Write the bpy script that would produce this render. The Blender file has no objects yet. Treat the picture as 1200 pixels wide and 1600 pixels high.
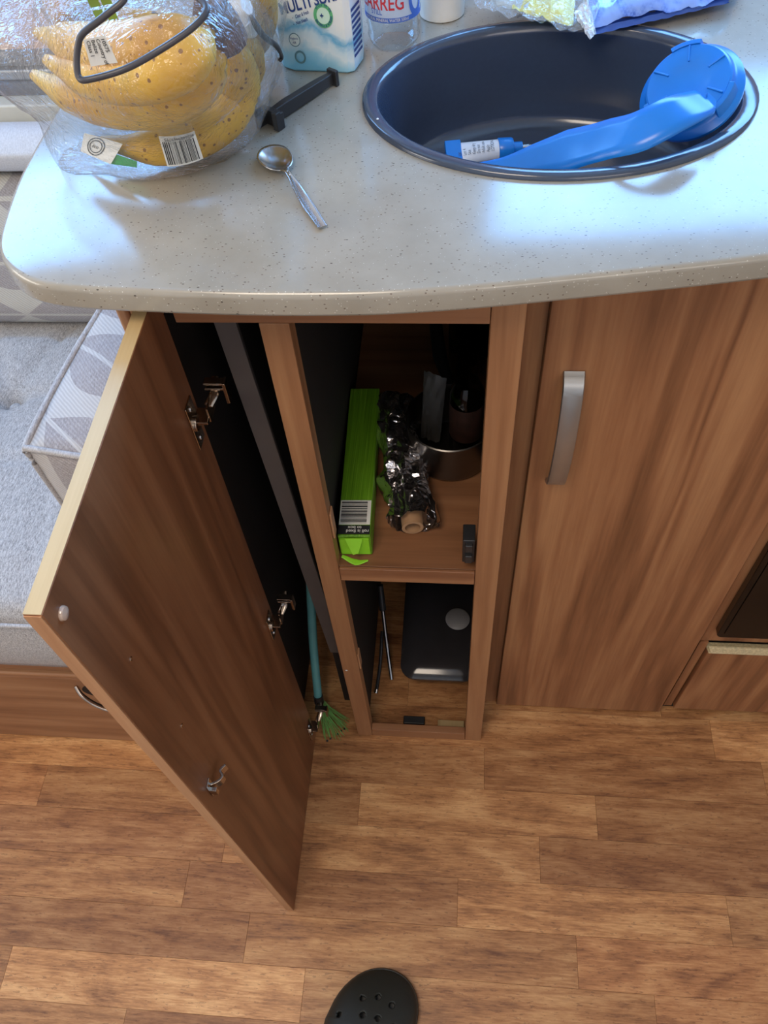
import bpy, bmesh, math, random
from mathutils import Vector, Matrix, noise
random.seed(7)
C = bpy.context.scene
COL = C.collection
PI = math.pi
def lin(r, g, b, a=1.0):
    f = lambda c: (c/255/12.92) if c/255 <= 0.04045 else ((c/255+0.055)/1.055)**2.4
    return (f(r), f(g), f(b), a)

# ------------------------------------------------------------------ camera
CAM = Vector((-0.0467, -0.4742, 1.34))
MR = Matrix(((0.99558576, -0.02540794, 0.09035172), (0.07254332, 0.81912659, -0.56900711), (-0.0595522, 0.57304979, 0.81735395)))
FPX = 1278.03
cd = bpy.data.cameras.new('camera'); cam = bpy.data.objects.new('camera', cd); COL.objects.link(cam)
cam.matrix_world = Matrix.Translation(CAM) @ MR.to_4x4()
cd.sensor_fit = 'VERTICAL'; cd.sensor_height = 36; cd.sensor_width = 27; cd.lens = FPX/1600*36
cd.clip_start = 0.02; cd.clip_end = 50
C.camera = cam
def at(px, py, ax, v):
    d = MR @ Vector(((px-600)/FPX, -(py-800)/FPX, -1)); i = 'xyz'.index(ax)
    return CAM + d*((v-CAM[i])/d[i])
# ------------------------------------------------------------------ light
w = bpy.data.worlds.new('sky'); C.world = w; w.use_nodes = True
w.node_tree.nodes['Background'].inputs[0].default_value = lin(200, 222, 250)
w.node_tree.nodes['Background'].inputs[1].default_value = 1.5
C.view_settings.view_transform = 'Standard'; C.view_settings.look = 'None'
C.view_settings.exposure = 0.3; C.view_settings.gamma = 1.0; C.view_settings.use_curve_mapping = False
YW = 0.66; ZC = 1.95; XL, XR, YF = -1.75, 1.35, -1.45
def area(name, loc, rot, sx, sy, power, col):
    l = bpy.data.lights.new(name, 'AREA'); l.shape = 'RECTANGLE'; l.size = sx; l.size_y = sy; l.energy = power; l.color = col[:3]
    o = bpy.data.objects.new(name, l); COL.objects.link(o); o.location = loc; o.rotation_euler = rot; return o
DAY = lin(116, 184, 255)
area('daylight_sofa_window', (-0.98, YW-0.005, 1.46), (-PI/2, 0, 0), 0.95, 0.44, 15.0, DAY)
area('daylight_kitchen_window', (0.46, YW-0.005, 1.425), (-PI/2, 0, 0), 0.92, 0.41, 13.0, DAY)
area('daylight_side_window', (0.75, YF+0.005, 1.40), (PI/2, 0, 0), 0.9, 0.42, 2.6, lin(255, 228, 200))
area('daylight_left_window', (XL+0.005, -0.35, 1.35), (0, -PI/2, 0), 0.45, 1.1, 7.0, lin(255, 240, 220))
area('daylight_rooflight', (-0.35, -0.62, ZC-0.01), (0, 0, 0), 0.5, 0.5, 7.5, lin(255, 236, 214))

# ------------------------------------------------------------------ mesh helpers
def box(bm, x0, x1, y0, y1, z0, z1, m=None):
    vs = [bm.verts.new((x, y, z)) for z in (z0, z1) for (x, y) in ((x0, y0), (x1, y0), (x1, y1), (x0, y1))]
    if m: 
        for v in vs: v.co = m @ v.co
    for f in ((3, 2, 1, 0), (4, 5, 6, 7), (0, 1, 5, 4), (1, 2, 6, 5), (2, 3, 7, 6), (3, 0, 4, 7)): bm.faces.new([vs[i] for i in f])
    return bm
def B(*a, m=None): return box(bmesh.new(), *a, m=m)
def loft(bm, rings, cap0=True, cap1=True, close=True):
    rs = [[bm.verts.new(p) for p in r] for r in rings]; n = len(rs[0])
    for a, b in zip(rs, rs[1:]):
        for i in range(n if close else n-1):
            j = (i+1) % n; bm.faces.new((a[i], a[j], b[j], b[i]))
    if cap0: bm.faces.new(list(reversed(rs[0])))
    if cap1: bm.faces.new(rs[-1])
    return bm
def spline(P, n):
    P = [Vector(p) for p in P]; out = []
    if len(P) == 2: return [P[0].lerp(P[1], i/n) for i in range(n+1)]
    seg = len(P)-1
    for k in range(n+1):
        t = k/n*seg; i = min(int(t), seg-1); u = t-i
        p0 = P[i-1] if i > 0 else P[i]*2-P[i+1]; p1 = P[i]; p2 = P[i+1]; p3 = P[i+2] if i+2 <= seg else P[i+1]*2-P[i]
        out.append(0.5*((2*p1)+(p2-p0)*u+(2*p0-5*p1+4*p2-p3)*u*u+(3*p1-p0-3*p2+p3)*u**3))
    return out
def lerpl(L, t):
    if not hasattr(L, '__len__'): return L
    k = t*(len(L)-1); i = min(int(k), len(L)-2); return L[i]+(L[i+1]-L[i])*(k-i)
def tube(bm, P, r, n=24, seg=10, sec=None, up=(0, 0, 1), caps=True):
    """sweep; r may be a list; sec = list of (a,b) unit section points; r2 by tuple (rx list, ry list)"""
    Q = spline(P, n) if n else [Vector(p) for p in P]
    rings = []; u = Vector(up)
    if sec is None: sec = [(math.cos(2*PI*i/seg), math.sin(2*PI*i/seg)) for i in range(seg)]
    for i, q in enumerate(Q):
        t = (Q[min(i+1, len(Q)-1)]-Q[max(i-1, 0)]).normalized()
        s = t.cross(u)
        s = s.normalized() if s.length > 1e-5 else t.orthogonal().normalized()
        nn = s.cross(t).normalized(); 
        if isinstance(up, tuple) is False: u = nn
        f = i/(len(Q)-1)
        if isinstance(r, tuple): ra, rb = lerpl(r[0], f), lerpl(r[1], f)
        else: ra = rb = lerpl(r, f)
        rings.append([q+s*a*ra+nn*b*rb for a, b in sec])
    return loft(bm, rings, caps, caps)
def T(*a, **k): return tube(bmesh.new(), *a, **k)
def lathe(prof, loc=(0, 0, 0), axis=(0, 0, 1), seg=48, bm=None, sx=1, sy=1, cap=True):
    bm = bm or bmesh.new()
    q = Vector((0, 0, 1)).rotation_difference(Vector(axis).normalized()); L = Vector(loc)
    rings = [[L + q @ Vector((r*sx*math.cos(2*PI*i/seg), r*sy*math.sin(2*PI*i/seg), z)) for i in range(seg)] for r, z in prof]
    return loft(bm, rings, cap and prof[0][0] > 1e-5, cap and prof[-1][0] > 1e-5)
def prism(poly, z0, z1, bm=None, m=None):
    bm = bm or bmesh.new()
    r = [[Vector((x, y, z)) for x, y in poly] for z in (z0, z1)]
    if m: r = [[m @ v for v in q] for q in r]
    return loft(bm, r)
def root(name, loc, label, cat, group=None, rot=None):
    o = bpy.data.objects.new(name, None); o.empty_display_size = 0.03; COL.objects.link(o); o.location = loc
    o['label'] = label; o['category'] = cat
    if group: o['group'] = group
    o['_l'] = tuple(loc); return o
def wl(o):
    v = Vector((0, 0, 0))
    while o: v += o.location; o = o.parent
    return v
def obj(name, bm, mat, parent=None, loc=None, bev=0, smooth=False, seg=2, color=None, label=None, kind=None, sub=0, solid=0, ang=None, norm=True):
    if norm: bmesh.ops.recalc_face_normals(bm, faces=bm.faces)
    base = wl(parent) if parent else Vector((0, 0, 0))
    if loc is None:
        xs = [v.co for v in bm.verts]
        loc = Vector((sum(v.x for v in xs)/len(xs), sum(v.y for v in xs)/len(xs), min(v.z for v in xs)))
    loc = Vector(loc)
    bmesh.ops.translate(bm, verts=bm.verts, vec=-loc)
    me = bpy.data.meshes.new(name); bm.to_mesh(me); bm.free()
    o = bpy.data.objects.new(name, me); COL.objects.link(o)
    if parent: o.parent = parent
    o.location = loc-base
    for m in (mat if isinstance(mat, (list, tuple)) else [mat]): me.materials.append(m)
    if smooth or bev:
        me.polygons.foreach_set('use_smooth', [True]*len(me.polygons))
        if not sub and not bev: me.set_sharp_from_angle(angle=math.radians(ang or 40))
    if solid:
        s = o.modifiers.new('solid', 'SOLIDIFY'); s.thickness = solid; s.offset = -1
    if bev:
        b = o.modifiers.new('bevel', 'BEVEL'); b.width = bev; b.segments = seg; b.limit_method = 'ANGLE'; b.angle_limit = math.radians(35); b.harden_normals = True
    if sub:
        b = o.modifiers.new('sub', 'SUBSURF'); b.levels = sub; b.render_levels = sub
    if color: o.color = color
    if label: o['label'] = label
    if kind: o['kind'] = kind
    return o
def tag(o, label, cat, group=None, kind=None):
    o['label'] = label; o['category'] = cat
    if group: o['group'] = group
    if kind: o['kind'] = kind
    return o
def struct(name, bm, mat, **k):
    o = obj(name, bm, mat, **k); o['kind'] = 'structure'; return o
def patch(c, bulge=0.0, n=None):
    """c: four world corners (bottom-left, bottom-right, top-right, top-left) -> f(u,v,h)"""
    a, b, cc, d = [Vector(p) for p in c]
    nn = Vector(n) if n else ((b-a).cross(d-a)).normalized()
    def f(u, v, h=0): return a*(1-u)*(1-v)+b*u*(1-v)+cc*u*v+d*(1-u)*v + nn*(h+bulge*4*u*(1-u)*(1 if bulge else 0))
    return f
def rect(f, u0, u1, v0, v1, h, bm=None, nu=6, nv=2):
    bm = bm or bmesh.new()
    g = [[bm.verts.new(f(u0+(u1-u0)*i/nu, v0+(v1-v0)*j/nv, h)) for i in range(nu+1)] for j in range(nv+1)]
    for j in range(nv):
        for i in range(nu): bm.faces.new((g[j][i], g[j][i+1], g[j+1][i+1], g[j+1][i]))
    return bm
def ringuv(f, cu, cv, ru, rv, r0, h, bm=None, n=28):
    bm = bm or bmesh.new()
    o = [bm.verts.new(f(cu+ru*math.cos(2*PI*i/n), cv+rv*math.sin(2*PI*i/n), h)) for i in range(n)]
    if r0 <= 0: bm.faces.new(o); return bm
    q = [bm.verts.new(f(cu+r0*ru*math.cos(2*PI*i/n), cv+r0*rv*math.sin(2*PI*i/n), h)) for i in range(n)]
    for i in range(n): bm.faces.new((o[i], o[(i+1) % n], q[(i+1) % n], q[i]))
    return bm
def textbm(s, f, u, v, su, sv, h, ang=0, align='LEFT', bold=0.0, italic=0.0):
    """text drawn in the uv frame f; su/sv = size of a line in u and v units"""
    cu = bpy.data.curves.new('t', 'FONT'); cu.body = s; cu.size = 1; cu.align_x = align; cu.resolution_u = 3; cu.offset = bold; cu.shear = italic
    o = bpy.data.objects.new('t', cu); COL.objects.link(o)
    bpy.context.view_layer.update()
    me = bpy.data.meshes.new_from_object(o.evaluated_get(bpy.context.evaluated_depsgraph_get()))
    bm = bmesh.new(); bm.from_mesh(me)
    bpy.data.objects.remove(o); bpy.data.curves.remove(cu); bpy.data.meshes.remove(me)
    ca, sa = math.cos(ang), math.sin(ang)
    for q in bm.verts:
        x, y = q.co.x, q.co.y; x, y = ca*x-sa*y, sa*x+ca*y
        q.co = f(u+x*su, v+y*sv, h)
    return bm
def merge(*bms):
    a = bms[0]
    for b in bms[1:]:
        me = bpy.data.meshes.new('m'); b.to_mesh(me); b.free(); a.from_mesh(me); bpy.data.meshes.remove(me)
    return a

# ------------------------------------------------------------------ materials
class NT:
    def __init__(s, name):
        s.m = bpy.data.materials.new(name); s.m.use_nodes = True; s.t = s.m.node_tree; s.b = s.t.nodes['Principled BSDF']; s.out = s.t.nodes['Material Output']
    def n(s, ty, **k):
        x = s.t.nodes.new(ty)
        for a, b in k.items(): setattr(x, a, b)
        return x
    def link(s, a, b): s.t.links.new(a, b)
    def setin(s, inp, v):
        if hasattr(v, 'is_output') or isinstance(v, bpy.types.NodeSocket): s.link(v, inp)
        else: inp.default_value = v
    def math(s, op, a, b=0.0, c=0.0):
        x = s.n('ShaderNodeMath', operation=op); s.setin(x.inputs[0], a); s.setin(x.inputs[1], b); s.setin(x.inputs[2], c); return x.outputs[0]
    def mix(s, f, a, b, mode='MIX'):
        x = s.n('ShaderNodeMix', data_type='RGBA', blend_type=mode); s.setin(x.inputs[0], f); s.setin(x.inputs[6], a); s.setin(x.inputs[7], b); return x.outputs[2]
    def coord(s, scale=(1, 1, 1), rnd=True, rot=(0, 0, 0), loc=(0, 0, 0)):
        tc = s.n('ShaderNodeTexCoord'); mp = s.n('ShaderNodeMapping'); mp.inputs['Scale'].default_value = scale; mp.inputs['Rotation'].default_value = rot; mp.inputs['Location'].default_value = loc
        if rnd:
            oi = s.n('ShaderNodeObjectInfo'); sc = s.math('MULTIPLY', oi.outputs['Random'], 37.0)
            ad = s.n('ShaderNodeVectorMath', operation='ADD'); s.link(tc.outputs['Object'], ad.inputs[0]); s.link(sc, ad.inputs[1]); s.link(ad.outputs[0], mp.inputs[0])
        else: s.link(tc.outputs['Object'], mp.inputs[0])
        return mp.outputs[0]
    def noise(s, vec, scale, detail=3, rough=0.55, dist=0.0):
        x = s.n('ShaderNodeTexNoise'); s.link(vec, x.inputs['Vector']); x.inputs['Scale'].default_value = scale; x.inputs['Detail'].default_value = detail; x.inputs['Roughness'].default_value = rough; x.inputs['Distortion'].default_value = dist; return x.outputs[0]
    def vor(s, vec, scale, feat='F1', rnd=1.0):
        x = s.n('ShaderNodeTexVoronoi', feature=feat); s.link(vec, x.inputs['Vector']); x.inputs['Scale'].default_value = scale; x.inputs['Randomness'].default_value = rnd; return x
    def ramp(s, f, stops):
        x = s.n('ShaderNodeValToRGB'); s.link(f, x.inputs[0]); e = x.color_ramp.elements
        while len(e) < len(stops): e.new(0.5)
        for k, (p, c) in zip(e, stops): k.position = p; k.color = c
        return x.outputs[0]
    def bump(s, h, strength=0.3, dist=0.001):
        x = s.n('ShaderNodeBump'); x.inputs['Strength'].default_value = strength; x.inputs['Distance'].default_value = dist; s.link(h, x.inputs['Height']); s.link(x.outputs[0], s.b.inputs['Normal']); return x.outputs[0]
    def set(s, **k):
        for a, b in k.items():
            s.setin(s.b.inputs[{'col': 'Base Color', 'rough': 'Roughness', 'metal': 'Metallic', 'spec': 'Specular IOR Level', 'trans': 'Transmission Weight', 'ior': 'IOR', 'coat': 'Coat Weight', 'crough': 'Coat Roughness', 'sheen': 'Sheen Weight', 'sub': 'Subsurface Weight'}[a]], b)
        return s.m
def plain(name, col, rough=0.5, metal=0.0, spec=0.5, var=0.06, sc=40, bump=0.0, **k):
    t = NT(name); v = t.coord(); n = t.noise(v, sc)
    d = tuple(c*(1-var) for c in col[:3])+(1,); l = tuple(min(1, c*(1+var)) for c in col[:3])+(1,)
    t.set(col=t.ramp(n, [(0.3, d), (0.7, l)]), rough=rough, metal=metal, spec=spec, **k)
    if bump: t.bump(t.noise(v, sc*6), bump, 0.0005)
    return t.m
def wood(name, dark, mid, light, axis='Z', ring=9.0, rough=0.42, across=9.0, fib=0.35, tint=False):
    t = NT(name); lo = 0.9
    sc = {'X': (lo, across, across), 'Y': (across, lo, across), 'Z': (across, across, lo)}[axis]
    fs = {'X': (6, 260, 260), 'Y': (260, 6, 260), 'Z': (260, 260, 6)}[axis]
    v = t.coord(sc); n1 = t.noise(v, 1.0, 2.5, 0.5, 0.35)
    rg = t.math('SINE', t.math('MULTIPLY', n1, ring*2*PI)); rg = t.math('MULTIPLY_ADD', rg, 0.5, 0.5); rg = t.math('POWER', rg, 0.8)
    n2 = t.noise(v, 2.6, 5, 0.65, 0.15)
    fb = t.noise(t.coord(fs), 1.0, 2, 0.6)
    f = t.math('ADD', t.math('MULTIPLY', rg, 0.20), t.math('ADD', t.math('MULTIPLY', n2, 0.62), t.math('MULTIPLY', fb, fib*0.7)))
    col = t.ramp(f, [(0.25, dark), (0.52, mid), (0.85, light)])
    if tint:
        oi = t.n('ShaderNodeObjectInfo'); col = t.mix(1.0, col, oi.outputs['Color'], 'MULTIPLY')
    t.set(col=col, rough=rough, spec=0.4); t.bump(fb, 0.06, 0.0004)
    return t.m
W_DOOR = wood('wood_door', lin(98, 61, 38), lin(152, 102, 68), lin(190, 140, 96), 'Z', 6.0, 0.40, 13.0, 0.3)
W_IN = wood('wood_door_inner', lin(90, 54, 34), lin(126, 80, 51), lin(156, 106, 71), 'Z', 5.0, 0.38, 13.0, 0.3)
W_FR = wood('wood_frame', lin(128, 84, 54), lin(160, 112, 76), lin(186, 140, 98), 'Z', 5.0, 0.42, 14.0, 0.3)
W_FX = wood('wood_frame_x', lin(124, 80, 54), lin(154, 106, 72), lin(182, 134, 94), 'X', 5.0, 0.42, 12.0, 0.3)
W_SH = wood('wood_shelf', lin(112, 74, 48), lin(144, 98, 66), lin(168, 120, 84), 'X', 6.0, 0.42, 10.0, 0.3)
W_EDGE = wood('wood_edge', lin(164, 136, 94), lin(186, 158, 112), lin(202, 176, 130), 'Y', 4.0, 0.45, 20.0, 0.4)
W_EDGZ = wood('wood_edge_vertical', lin(160, 112, 78), lin(184, 136, 98), lin(202, 156, 116), 'Z', 4.0, 0.45, 20.0, 0.4)
W_SOFA = wood('wood_sofa', lin(132, 90, 62), lin(162, 116, 82), lin(190, 146, 108), 'X', 5.0, 0.42, 11.0, 0.3)
W_WALL = wood('wood_wall', lin(196, 162, 142), lin(210, 178, 158), lin(222, 194, 176), 'Z', 3.0, 0.5, 6.0, 0.2)
DARK = plain('inside_shade', lin(34, 28, 25), 0.75)  # near-black colour stands in for the shade inside the cabinets
CHIP = plain('chipboard_edge', lin(206, 188, 146), 0.7, sc=300, var=0.2, bump=0.3)
STEEL = plain('steel', lin(190, 188, 186), 0.22, 1.0)
SATIN = plain('satin_aluminium', lin(178, 176, 172), 0.38, 0.9, var=0.03)
CHROME = plain('bracket_metal', lin(185, 170, 155), 0.2, 1.0)
BLACKP = plain('black_plastic', lin(40, 40, 42), 0.42)
WHITEP = plain('white_plastic', lin(232, 232, 230), 0.35)
CREAM = plain('cream_plastic', lin(215, 212, 198), 0.45)
INK = plain('black_ink', lin(30, 30, 34), 0.6)
LABEL = plain('paper_label', lin(232, 230, 222), 0.5, var=0.03)
BLUE = plain('blue_plastic', lin(24, 118, 206), 0.26, var=0.04)
def worktop_mat():
    t = NT('speckled_laminate'); v = t.coord((1, 1, 1), rnd=False)
    base = t.ramp(t.noise(v, 14, 5, 0.6), [(0.3, lin(146, 140, 127)), (0.7, lin(166, 160, 147))])
    gr = t.noise(t.coord((1, 2.2, 1), False), 420, 3, 0.7)
    base = t.mix(t.math('MULTIPLY', gr, 0.30), base, lin(150, 138, 122))
    vv = t.coord((0.55, 1.1, 0.8), False, rot=(0, 0, 0.5))
    a = t.vor(vv, 500); m = t.math('LESS_THAN', a.outputs['Distance'], 0.20)
    pick = t.n('ShaderNodeSeparateColor'); t.link(a.outputs['Color'], pick.inputs[0])
    m = t.math('MULTIPLY', m, t.math('GREATER_THAN', pick.outputs[0], 0.72))
    c = t.mix(t.math('MULTIPLY', m, 0.8), base, lin(92, 72, 60))
    b2 = t.vor(t.coord((0.5, 1.2, 0.8), False, rot=(0, 0, -0.6)), 300); s2 = t.n('ShaderNodeSeparateColor'); t.link(b2.outputs['Color'], s2.inputs[0])
    m2 = t.math('MULTIPLY', t.math('LESS_THAN', b2.outputs['Distance'], 0.14), t.math('GREATER_THAN', s2.outputs[1], 0.86))
    c = t.mix(t.math('MULTIPLY', m2, 0.85), c, lin(60, 50, 46))
    b3 = t.vor(v, 520); s3 = t.n('ShaderNodeSeparateColor'); t.link(b3.outputs['Color'], s3.inputs[0])
    m3 = t.math('MULTIPLY', t.math('LESS_THAN', b3.outputs['Distance'], 0.2), t.math('GREATER_THAN', s3.outputs[2], 0.8))
    c = t.mix(t.math('MULTIPLY', m3, 0.5), c, lin(236, 232, 222))
    t.set(col=c, rough=0.17, spec=0.7); t.bump(t.noise(v, 700, 2), 0.04, 0.0003)
    return t.m
TOP = worktop_mat()
def floor_mat():
    t = NT('vinyl_plank'); v = t.coord((1.6, 12, 8)); n1 = t.noise(v, 1.0, 3, 0.55, 0.6)
    rg = t.math('MULTIPLY_ADD', t.math('SINE', t.math('MULTIPLY', n1, 40.0)), 0.5, 0.5)
    n2 = t.noise(t.coord((8, 22, 10)), 1.0, 6, 0.7, 0.4)
    fb = t.noise(t.coord((40, 420, 100)), 1.0, 3, 0.65)
    f = t.math('ADD', t.math('MULTIPLY', rg, 0.10), t.math('ADD', t.math('MULTIPLY', n2, 0.52), t.math('MULTIPLY', fb, 0.40)))
    col = t.ramp(f, [(0.32, lin(116, 74, 46)), (0.5, lin(184, 131, 84)), (0.70, lin(226, 178, 124))])
    dk = t.noise(t.coord((90, 330, 60)), 1.0, 3, 0.6); dm = t.math('MULTIPLY', t.math('GREATER_THAN', dk, 0.63), 0.4)
    col = t.mix(dm, col, lin(92, 58, 40))
    oi = t.n('ShaderNodeObjectInfo'); col = t.mix(1.0, col, oi.outputs['Color'], 'MULTIPLY')
    t.set(col=col, rough=0.42, spec=0.4); t.bump(t.math('ADD', fb, n2), 0.15, 0.0006)
    return t.m
VINYL = floor_mat()
def fabric(name, c1, c2, leaf=None, scale=60, rows=(0.11, 0.055), rot=0.0, axes=(0, 2)):
    t = NT(name); v = t.coord((1, 1, 1), False)
    th = t.noise(t.coord((1000, 150, 500), False, rot=(0, 0, 0.15)), 1.0, 2, 0.7); n = t.noise(v, 500, 2, 0.7)
    col = t.ramp(t.math('ADD', t.math('MULTIPLY', th, 0.7), t.math('MULTIPLY', n, 0.3)), [(0.35, c1), (0.62, c2)])
    h = th
    if leaf:
        mp = t.coord((1, 1, 1), False, rot=(0, 0, rot)); sp = t.n('ShaderNodeSeparateXYZ'); t.link(mp, sp.inputs[0])
        a = sp.outputs[axes[0]]; b = sp.outputs[axes[1]]
        L, H = rows
        row = t.math('FLOOR', t.math('DIVIDE', b, H)); sh = t.math('MULTIPLY', t.math('MODULO', t.math('ABSOLUTE', row), 2.0), 0.5)
        bb = t.math('ABSOLUTE', t.math('SUBTRACT', t.math('FRACT', t.math('DIVIDE', b, H)), 0.5))
        au = t.math('FRACT', t.math('ADD', t.math('DIVIDE', a, L), sh))
        lens = t.math('MULTIPLY', t.math('SINE', t.math('MULTIPLY', au, PI)), 0.47)
        m = t.math('LESS_THAN', bb, lens); vein = t.math('LESS_THAN', bb, 0.03)
        m = t.math('MULTIPLY', m, t.math('SUBTRACT', 1.0, vein))
        lc = t.mix(th, tuple(c*0.85 for c in leaf[:3])+(1,), leaf)
        col = t.mix(m, lc, col)
        w1 = t.n('ShaderNodeTexWave', bands_direction='DIAGONAL'); t.link(v, w1.inputs[0]); w1.inputs['Scale'].default_value = 110; w1.inputs['Distortion'].default_value = 1.5
        col = t.mix(t.math('MULTIPLY', w1.outputs['Fac'], 0.28), col, lin(110, 104, 102)); h = w1.outputs['Fac']
    t.set(col=col, rough=0.9, spec=0.15, sheen=0.2); t.bump(h, 0.25, 0.0005)
    return t.m
F_SEAT = fabric('grey_seat_fabric', lin(128, 125, 124), lin(202, 199, 197))
F_LEAF = fabric('leaf_pattern_fabric', lin(146, 139, 137), lin(180, 174, 172), lin(206, 202, 192), rows=(0.16, 0.08))
F_LEAF2 = fabric('leaf_pattern_fabric_bolster', lin(146, 139, 138), lin(182, 176, 175), lin(206, 202, 198), rows=(0.15, 0.085), rot=0.7, axes=(0, 1))
F_BACK = fabric('pale_back_fabric', lin(198, 200, 204), lin(222, 224, 228))
PIPE = fabric('piping_cord', lin(150, 146, 145), lin(200, 197, 195))
def film(name, haze=0.12, tint=(1, 1, 1, 1), sc=26, st=0.9, gl=0.0):
    t = NT(name); t.t.nodes.remove(t.b)
    v = t.coord((1, 1, 1)); n = t.noise(v, sc, 4, 0.6, 1.6); r = t.math('ABSOLUTE', t.math('SUBTRACT', n, 0.5))
    n2 = t.noise(t.coord((1, 3, 1), rot=(0.4, 0.8, 0.3)), sc*2.2, 2, 0.5, 2.0); r2 = t.math('ABSOLUTE', t.math('SUBTRACT', n2, 0.5))
    h = t.math('ADD', r, t.math('MULTIPLY', r2, 0.5))
    bp = t.n('ShaderNodeBump'); bp.inputs['Strength'].default_value = st; bp.inputs['Distance'].default_value = 0.008; t.link(h, bp.inputs['Height'])
    fr = t.n('ShaderNodeLayerWeight'); fr.inputs[0].default_value = 0.5; t.link(bp.outputs[0], fr.inputs['Normal'])
    tr = t.n('ShaderNodeBsdfTransparent'); tr.inputs[0].default_value = tint
    gs = t.n('ShaderNodeBsdfGlossy'); gs.inputs['Roughness'].default_value = 0.12; t.link(bp.outputs[0], gs.inputs['Normal'])
    df = t.n('ShaderNodeBsdfDiffuse'); df.inputs[0].default_value = tuple(0.85*c for c in tint[:3])+(1,); t.link(bp.outputs[0], df.inputs['Normal'])
    m1 = t.n('ShaderNodeMixShader'); m1.inputs[0].default_value = haze; t.link(tr.outputs[0], m1.inputs[1]); t.link(df.outputs[0], m1.inputs[2])
    m2 = t.n('ShaderNodeMixShader'); t.link(t.math('MULTIPLY_ADD', t.math('POWER', fr.outputs[1], 3.0), 0.7, 0.045), m2.inputs[0]); t.link(m1.outputs[0], m2.inputs[1]); t.link(gs.outputs[0], m2.inputs[2])
    t.link(m2.outputs[0], t.out.inputs[0]); return t.m
FILM = film('clear_bag_film', 0.03, st=0.7); FILMB = film('clear_packet_film', 0.10, sc=40)
def clearp(name, tint, rough=0.03, thin=True, fac=0.9):
    t = NT(name); t.t.nodes.remove(t.b)
    tr = t.n('ShaderNodeBsdfTransparent'); tr.inputs[0].default_value = tint
    gs = t.n('ShaderNodeBsdfGlossy'); gs.inputs['Roughness'].default_value = rough
    fr = t.n('ShaderNodeLayerWeight'); fr.inputs[0].default_value = 0.5
    m = t.n('ShaderNodeMixShader'); t.link(t.math('MULTIPLY_ADD', t.math('POWER', fr.outputs[1], 3.5), 0.8, 0.05), m.inputs[0]); t.link(tr.outputs[0], m.inputs[1]); t.link(gs.outputs[0], m.inputs[2]); t.link(m.outputs[0], t.out.inputs[0]); return t.m
CLEAR = clearp('clear_plastic', (0.9, 0.93, 0.95, 1))
def translucent(name, col):
    t = NT(name); t.t.nodes.remove(t.b); d = t.n('ShaderNodeBsdfDiffuse'); d.inputs[0].default_value = col; r = t.n('ShaderNodeBsdfTranslucent'); r.inputs[0].default_value = col
    m = t.n('ShaderNodeMixShader'); m.inputs[0].default_value = 0.4; t.link(d.outputs[0], m.inputs[1]); t.link(r.outputs[0], m.inputs[2]); t.link(m.outputs[0], t.out.inputs[0]); return t.m
GREENG = clearp('green_glass', (0.16, 0.32, 0.15, 1))
GLASS = clearp('window_glass', (0.95, 0.97, 0.97, 1))
def banana_mat():
    t = NT('banana_skin'); v = t.coord()
    base = t.ramp(t.noise(v, 16, 3), [(0.3, lin(178, 126, 34)), (0.55, lin(212, 164, 46)), (0.8, lin(224, 182, 76))])
    a = t.vor(t.coord((1, 1, 1)), 190); s = t.n('ShaderNodeSeparateColor'); t.link(a.outputs['Color'], s.inputs[0])
    thr = t.math('MULTIPLY_ADD', s.outputs[1], 0.26, 0.05)
    m = t.math('MULTIPLY', t.math('LESS_THAN', a.outputs['Distance'], thr), t.math('GREATER_THAN', s.outputs[0], 0.3))
    m = t.math('MULTIPLY', m, t.math('GREATER_THAN', t.noise(v, 30, 2), 0.40))
    c = t.mix(t.math('MULTIPLY', m, 0.85), base, lin(112, 66, 28))
    t.set(col=c, rough=0.45, spec=0.4); return t.m
BANANA = banana_mat(); STEM = plain('banana_crown', lin(88, 66, 58), 0.7, var=0.3, sc=120, bump=0.4)

# ================================================================== SETTING
fl = struct('floor', B(XL, XR, YF, YW, -0.03, -0.0015), plain('floor_joint', lin(120, 82, 56), 0.7), loc=(0, 0, -0.03))
PW = 0.0675
ends = {0: [-0.72, -0.33, 0.377], 1: [-0.98, -0.41, 0.006], 2: [-0.724, -0.193, 0.181], 3: [-0.86, -0.40, 0.091], 4: [-0.45, -0.033, 0.36], 5: [-0.80, -0.343, 0.139], 6: [-0.694, -0.25, 0.242], 7: [-0.5, -0.08, 0.33], -1: [-0.6, -0.28, -0.125, 0.3]}
tones = [(1.0, .97, .93), (.80, .74, .70), (.90, .84, .78), (1.16, 1.12, 1.06), (.74, .66, .62), (.96, .86, .80)]
known = {(1, 0): 3, (0, 3): 3, (3, 3): 4, (2, 2): 0, (3, 2): 0, (5, 2): 2, (4, 1): 2, (4, 2): 4, (5, 1): 4, (4, 3): 3, (6, 1): 3, (2, 1): 1, (5, 3): 5, (6, 3): 5, (6, 2): 2, (1, 2): 1, (1, 3): 0}
rng = random.Random(3)
for r in range(-6, 14):
    y1 = 0.0555-r*PW; y0 = y1-PW
    e = list(ends.get(r, [-0.8+rng.uniform(-.2, .2), -0.35+rng.uniform(-.1, .1), 0.12+rng.uniform(-.1, .1)]))
    while e[0] > XL+0.2: e.insert(0, e[0]-rng.uniform(0.36, 0.48))
    while e[-1] < XR-0.1: e.append(e[-1]+rng.uniform(0.36, 0.48))
    base = sum(1 for q in e if q < -0.9)
    for k, (a, b) in enumerate(zip(e, e[1:])):
        a, b = max(a, XL), min(b, XR)
        if b-a < 0.02: continue
        ti = known.get((r, k-base+1), rng.randrange(6)); f = rng.uniform(.95, 1.05)
        c = tones[ti]; g = 0.00012
        p = obj('plank', B(a+g, b-g, y0+g, y1-g, -0.0015, 0.0), VINYL, fl, bev=0.0002, seg=1, color=(c[0]*f, c[1]*f, c[2]*f, 1))
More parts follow.
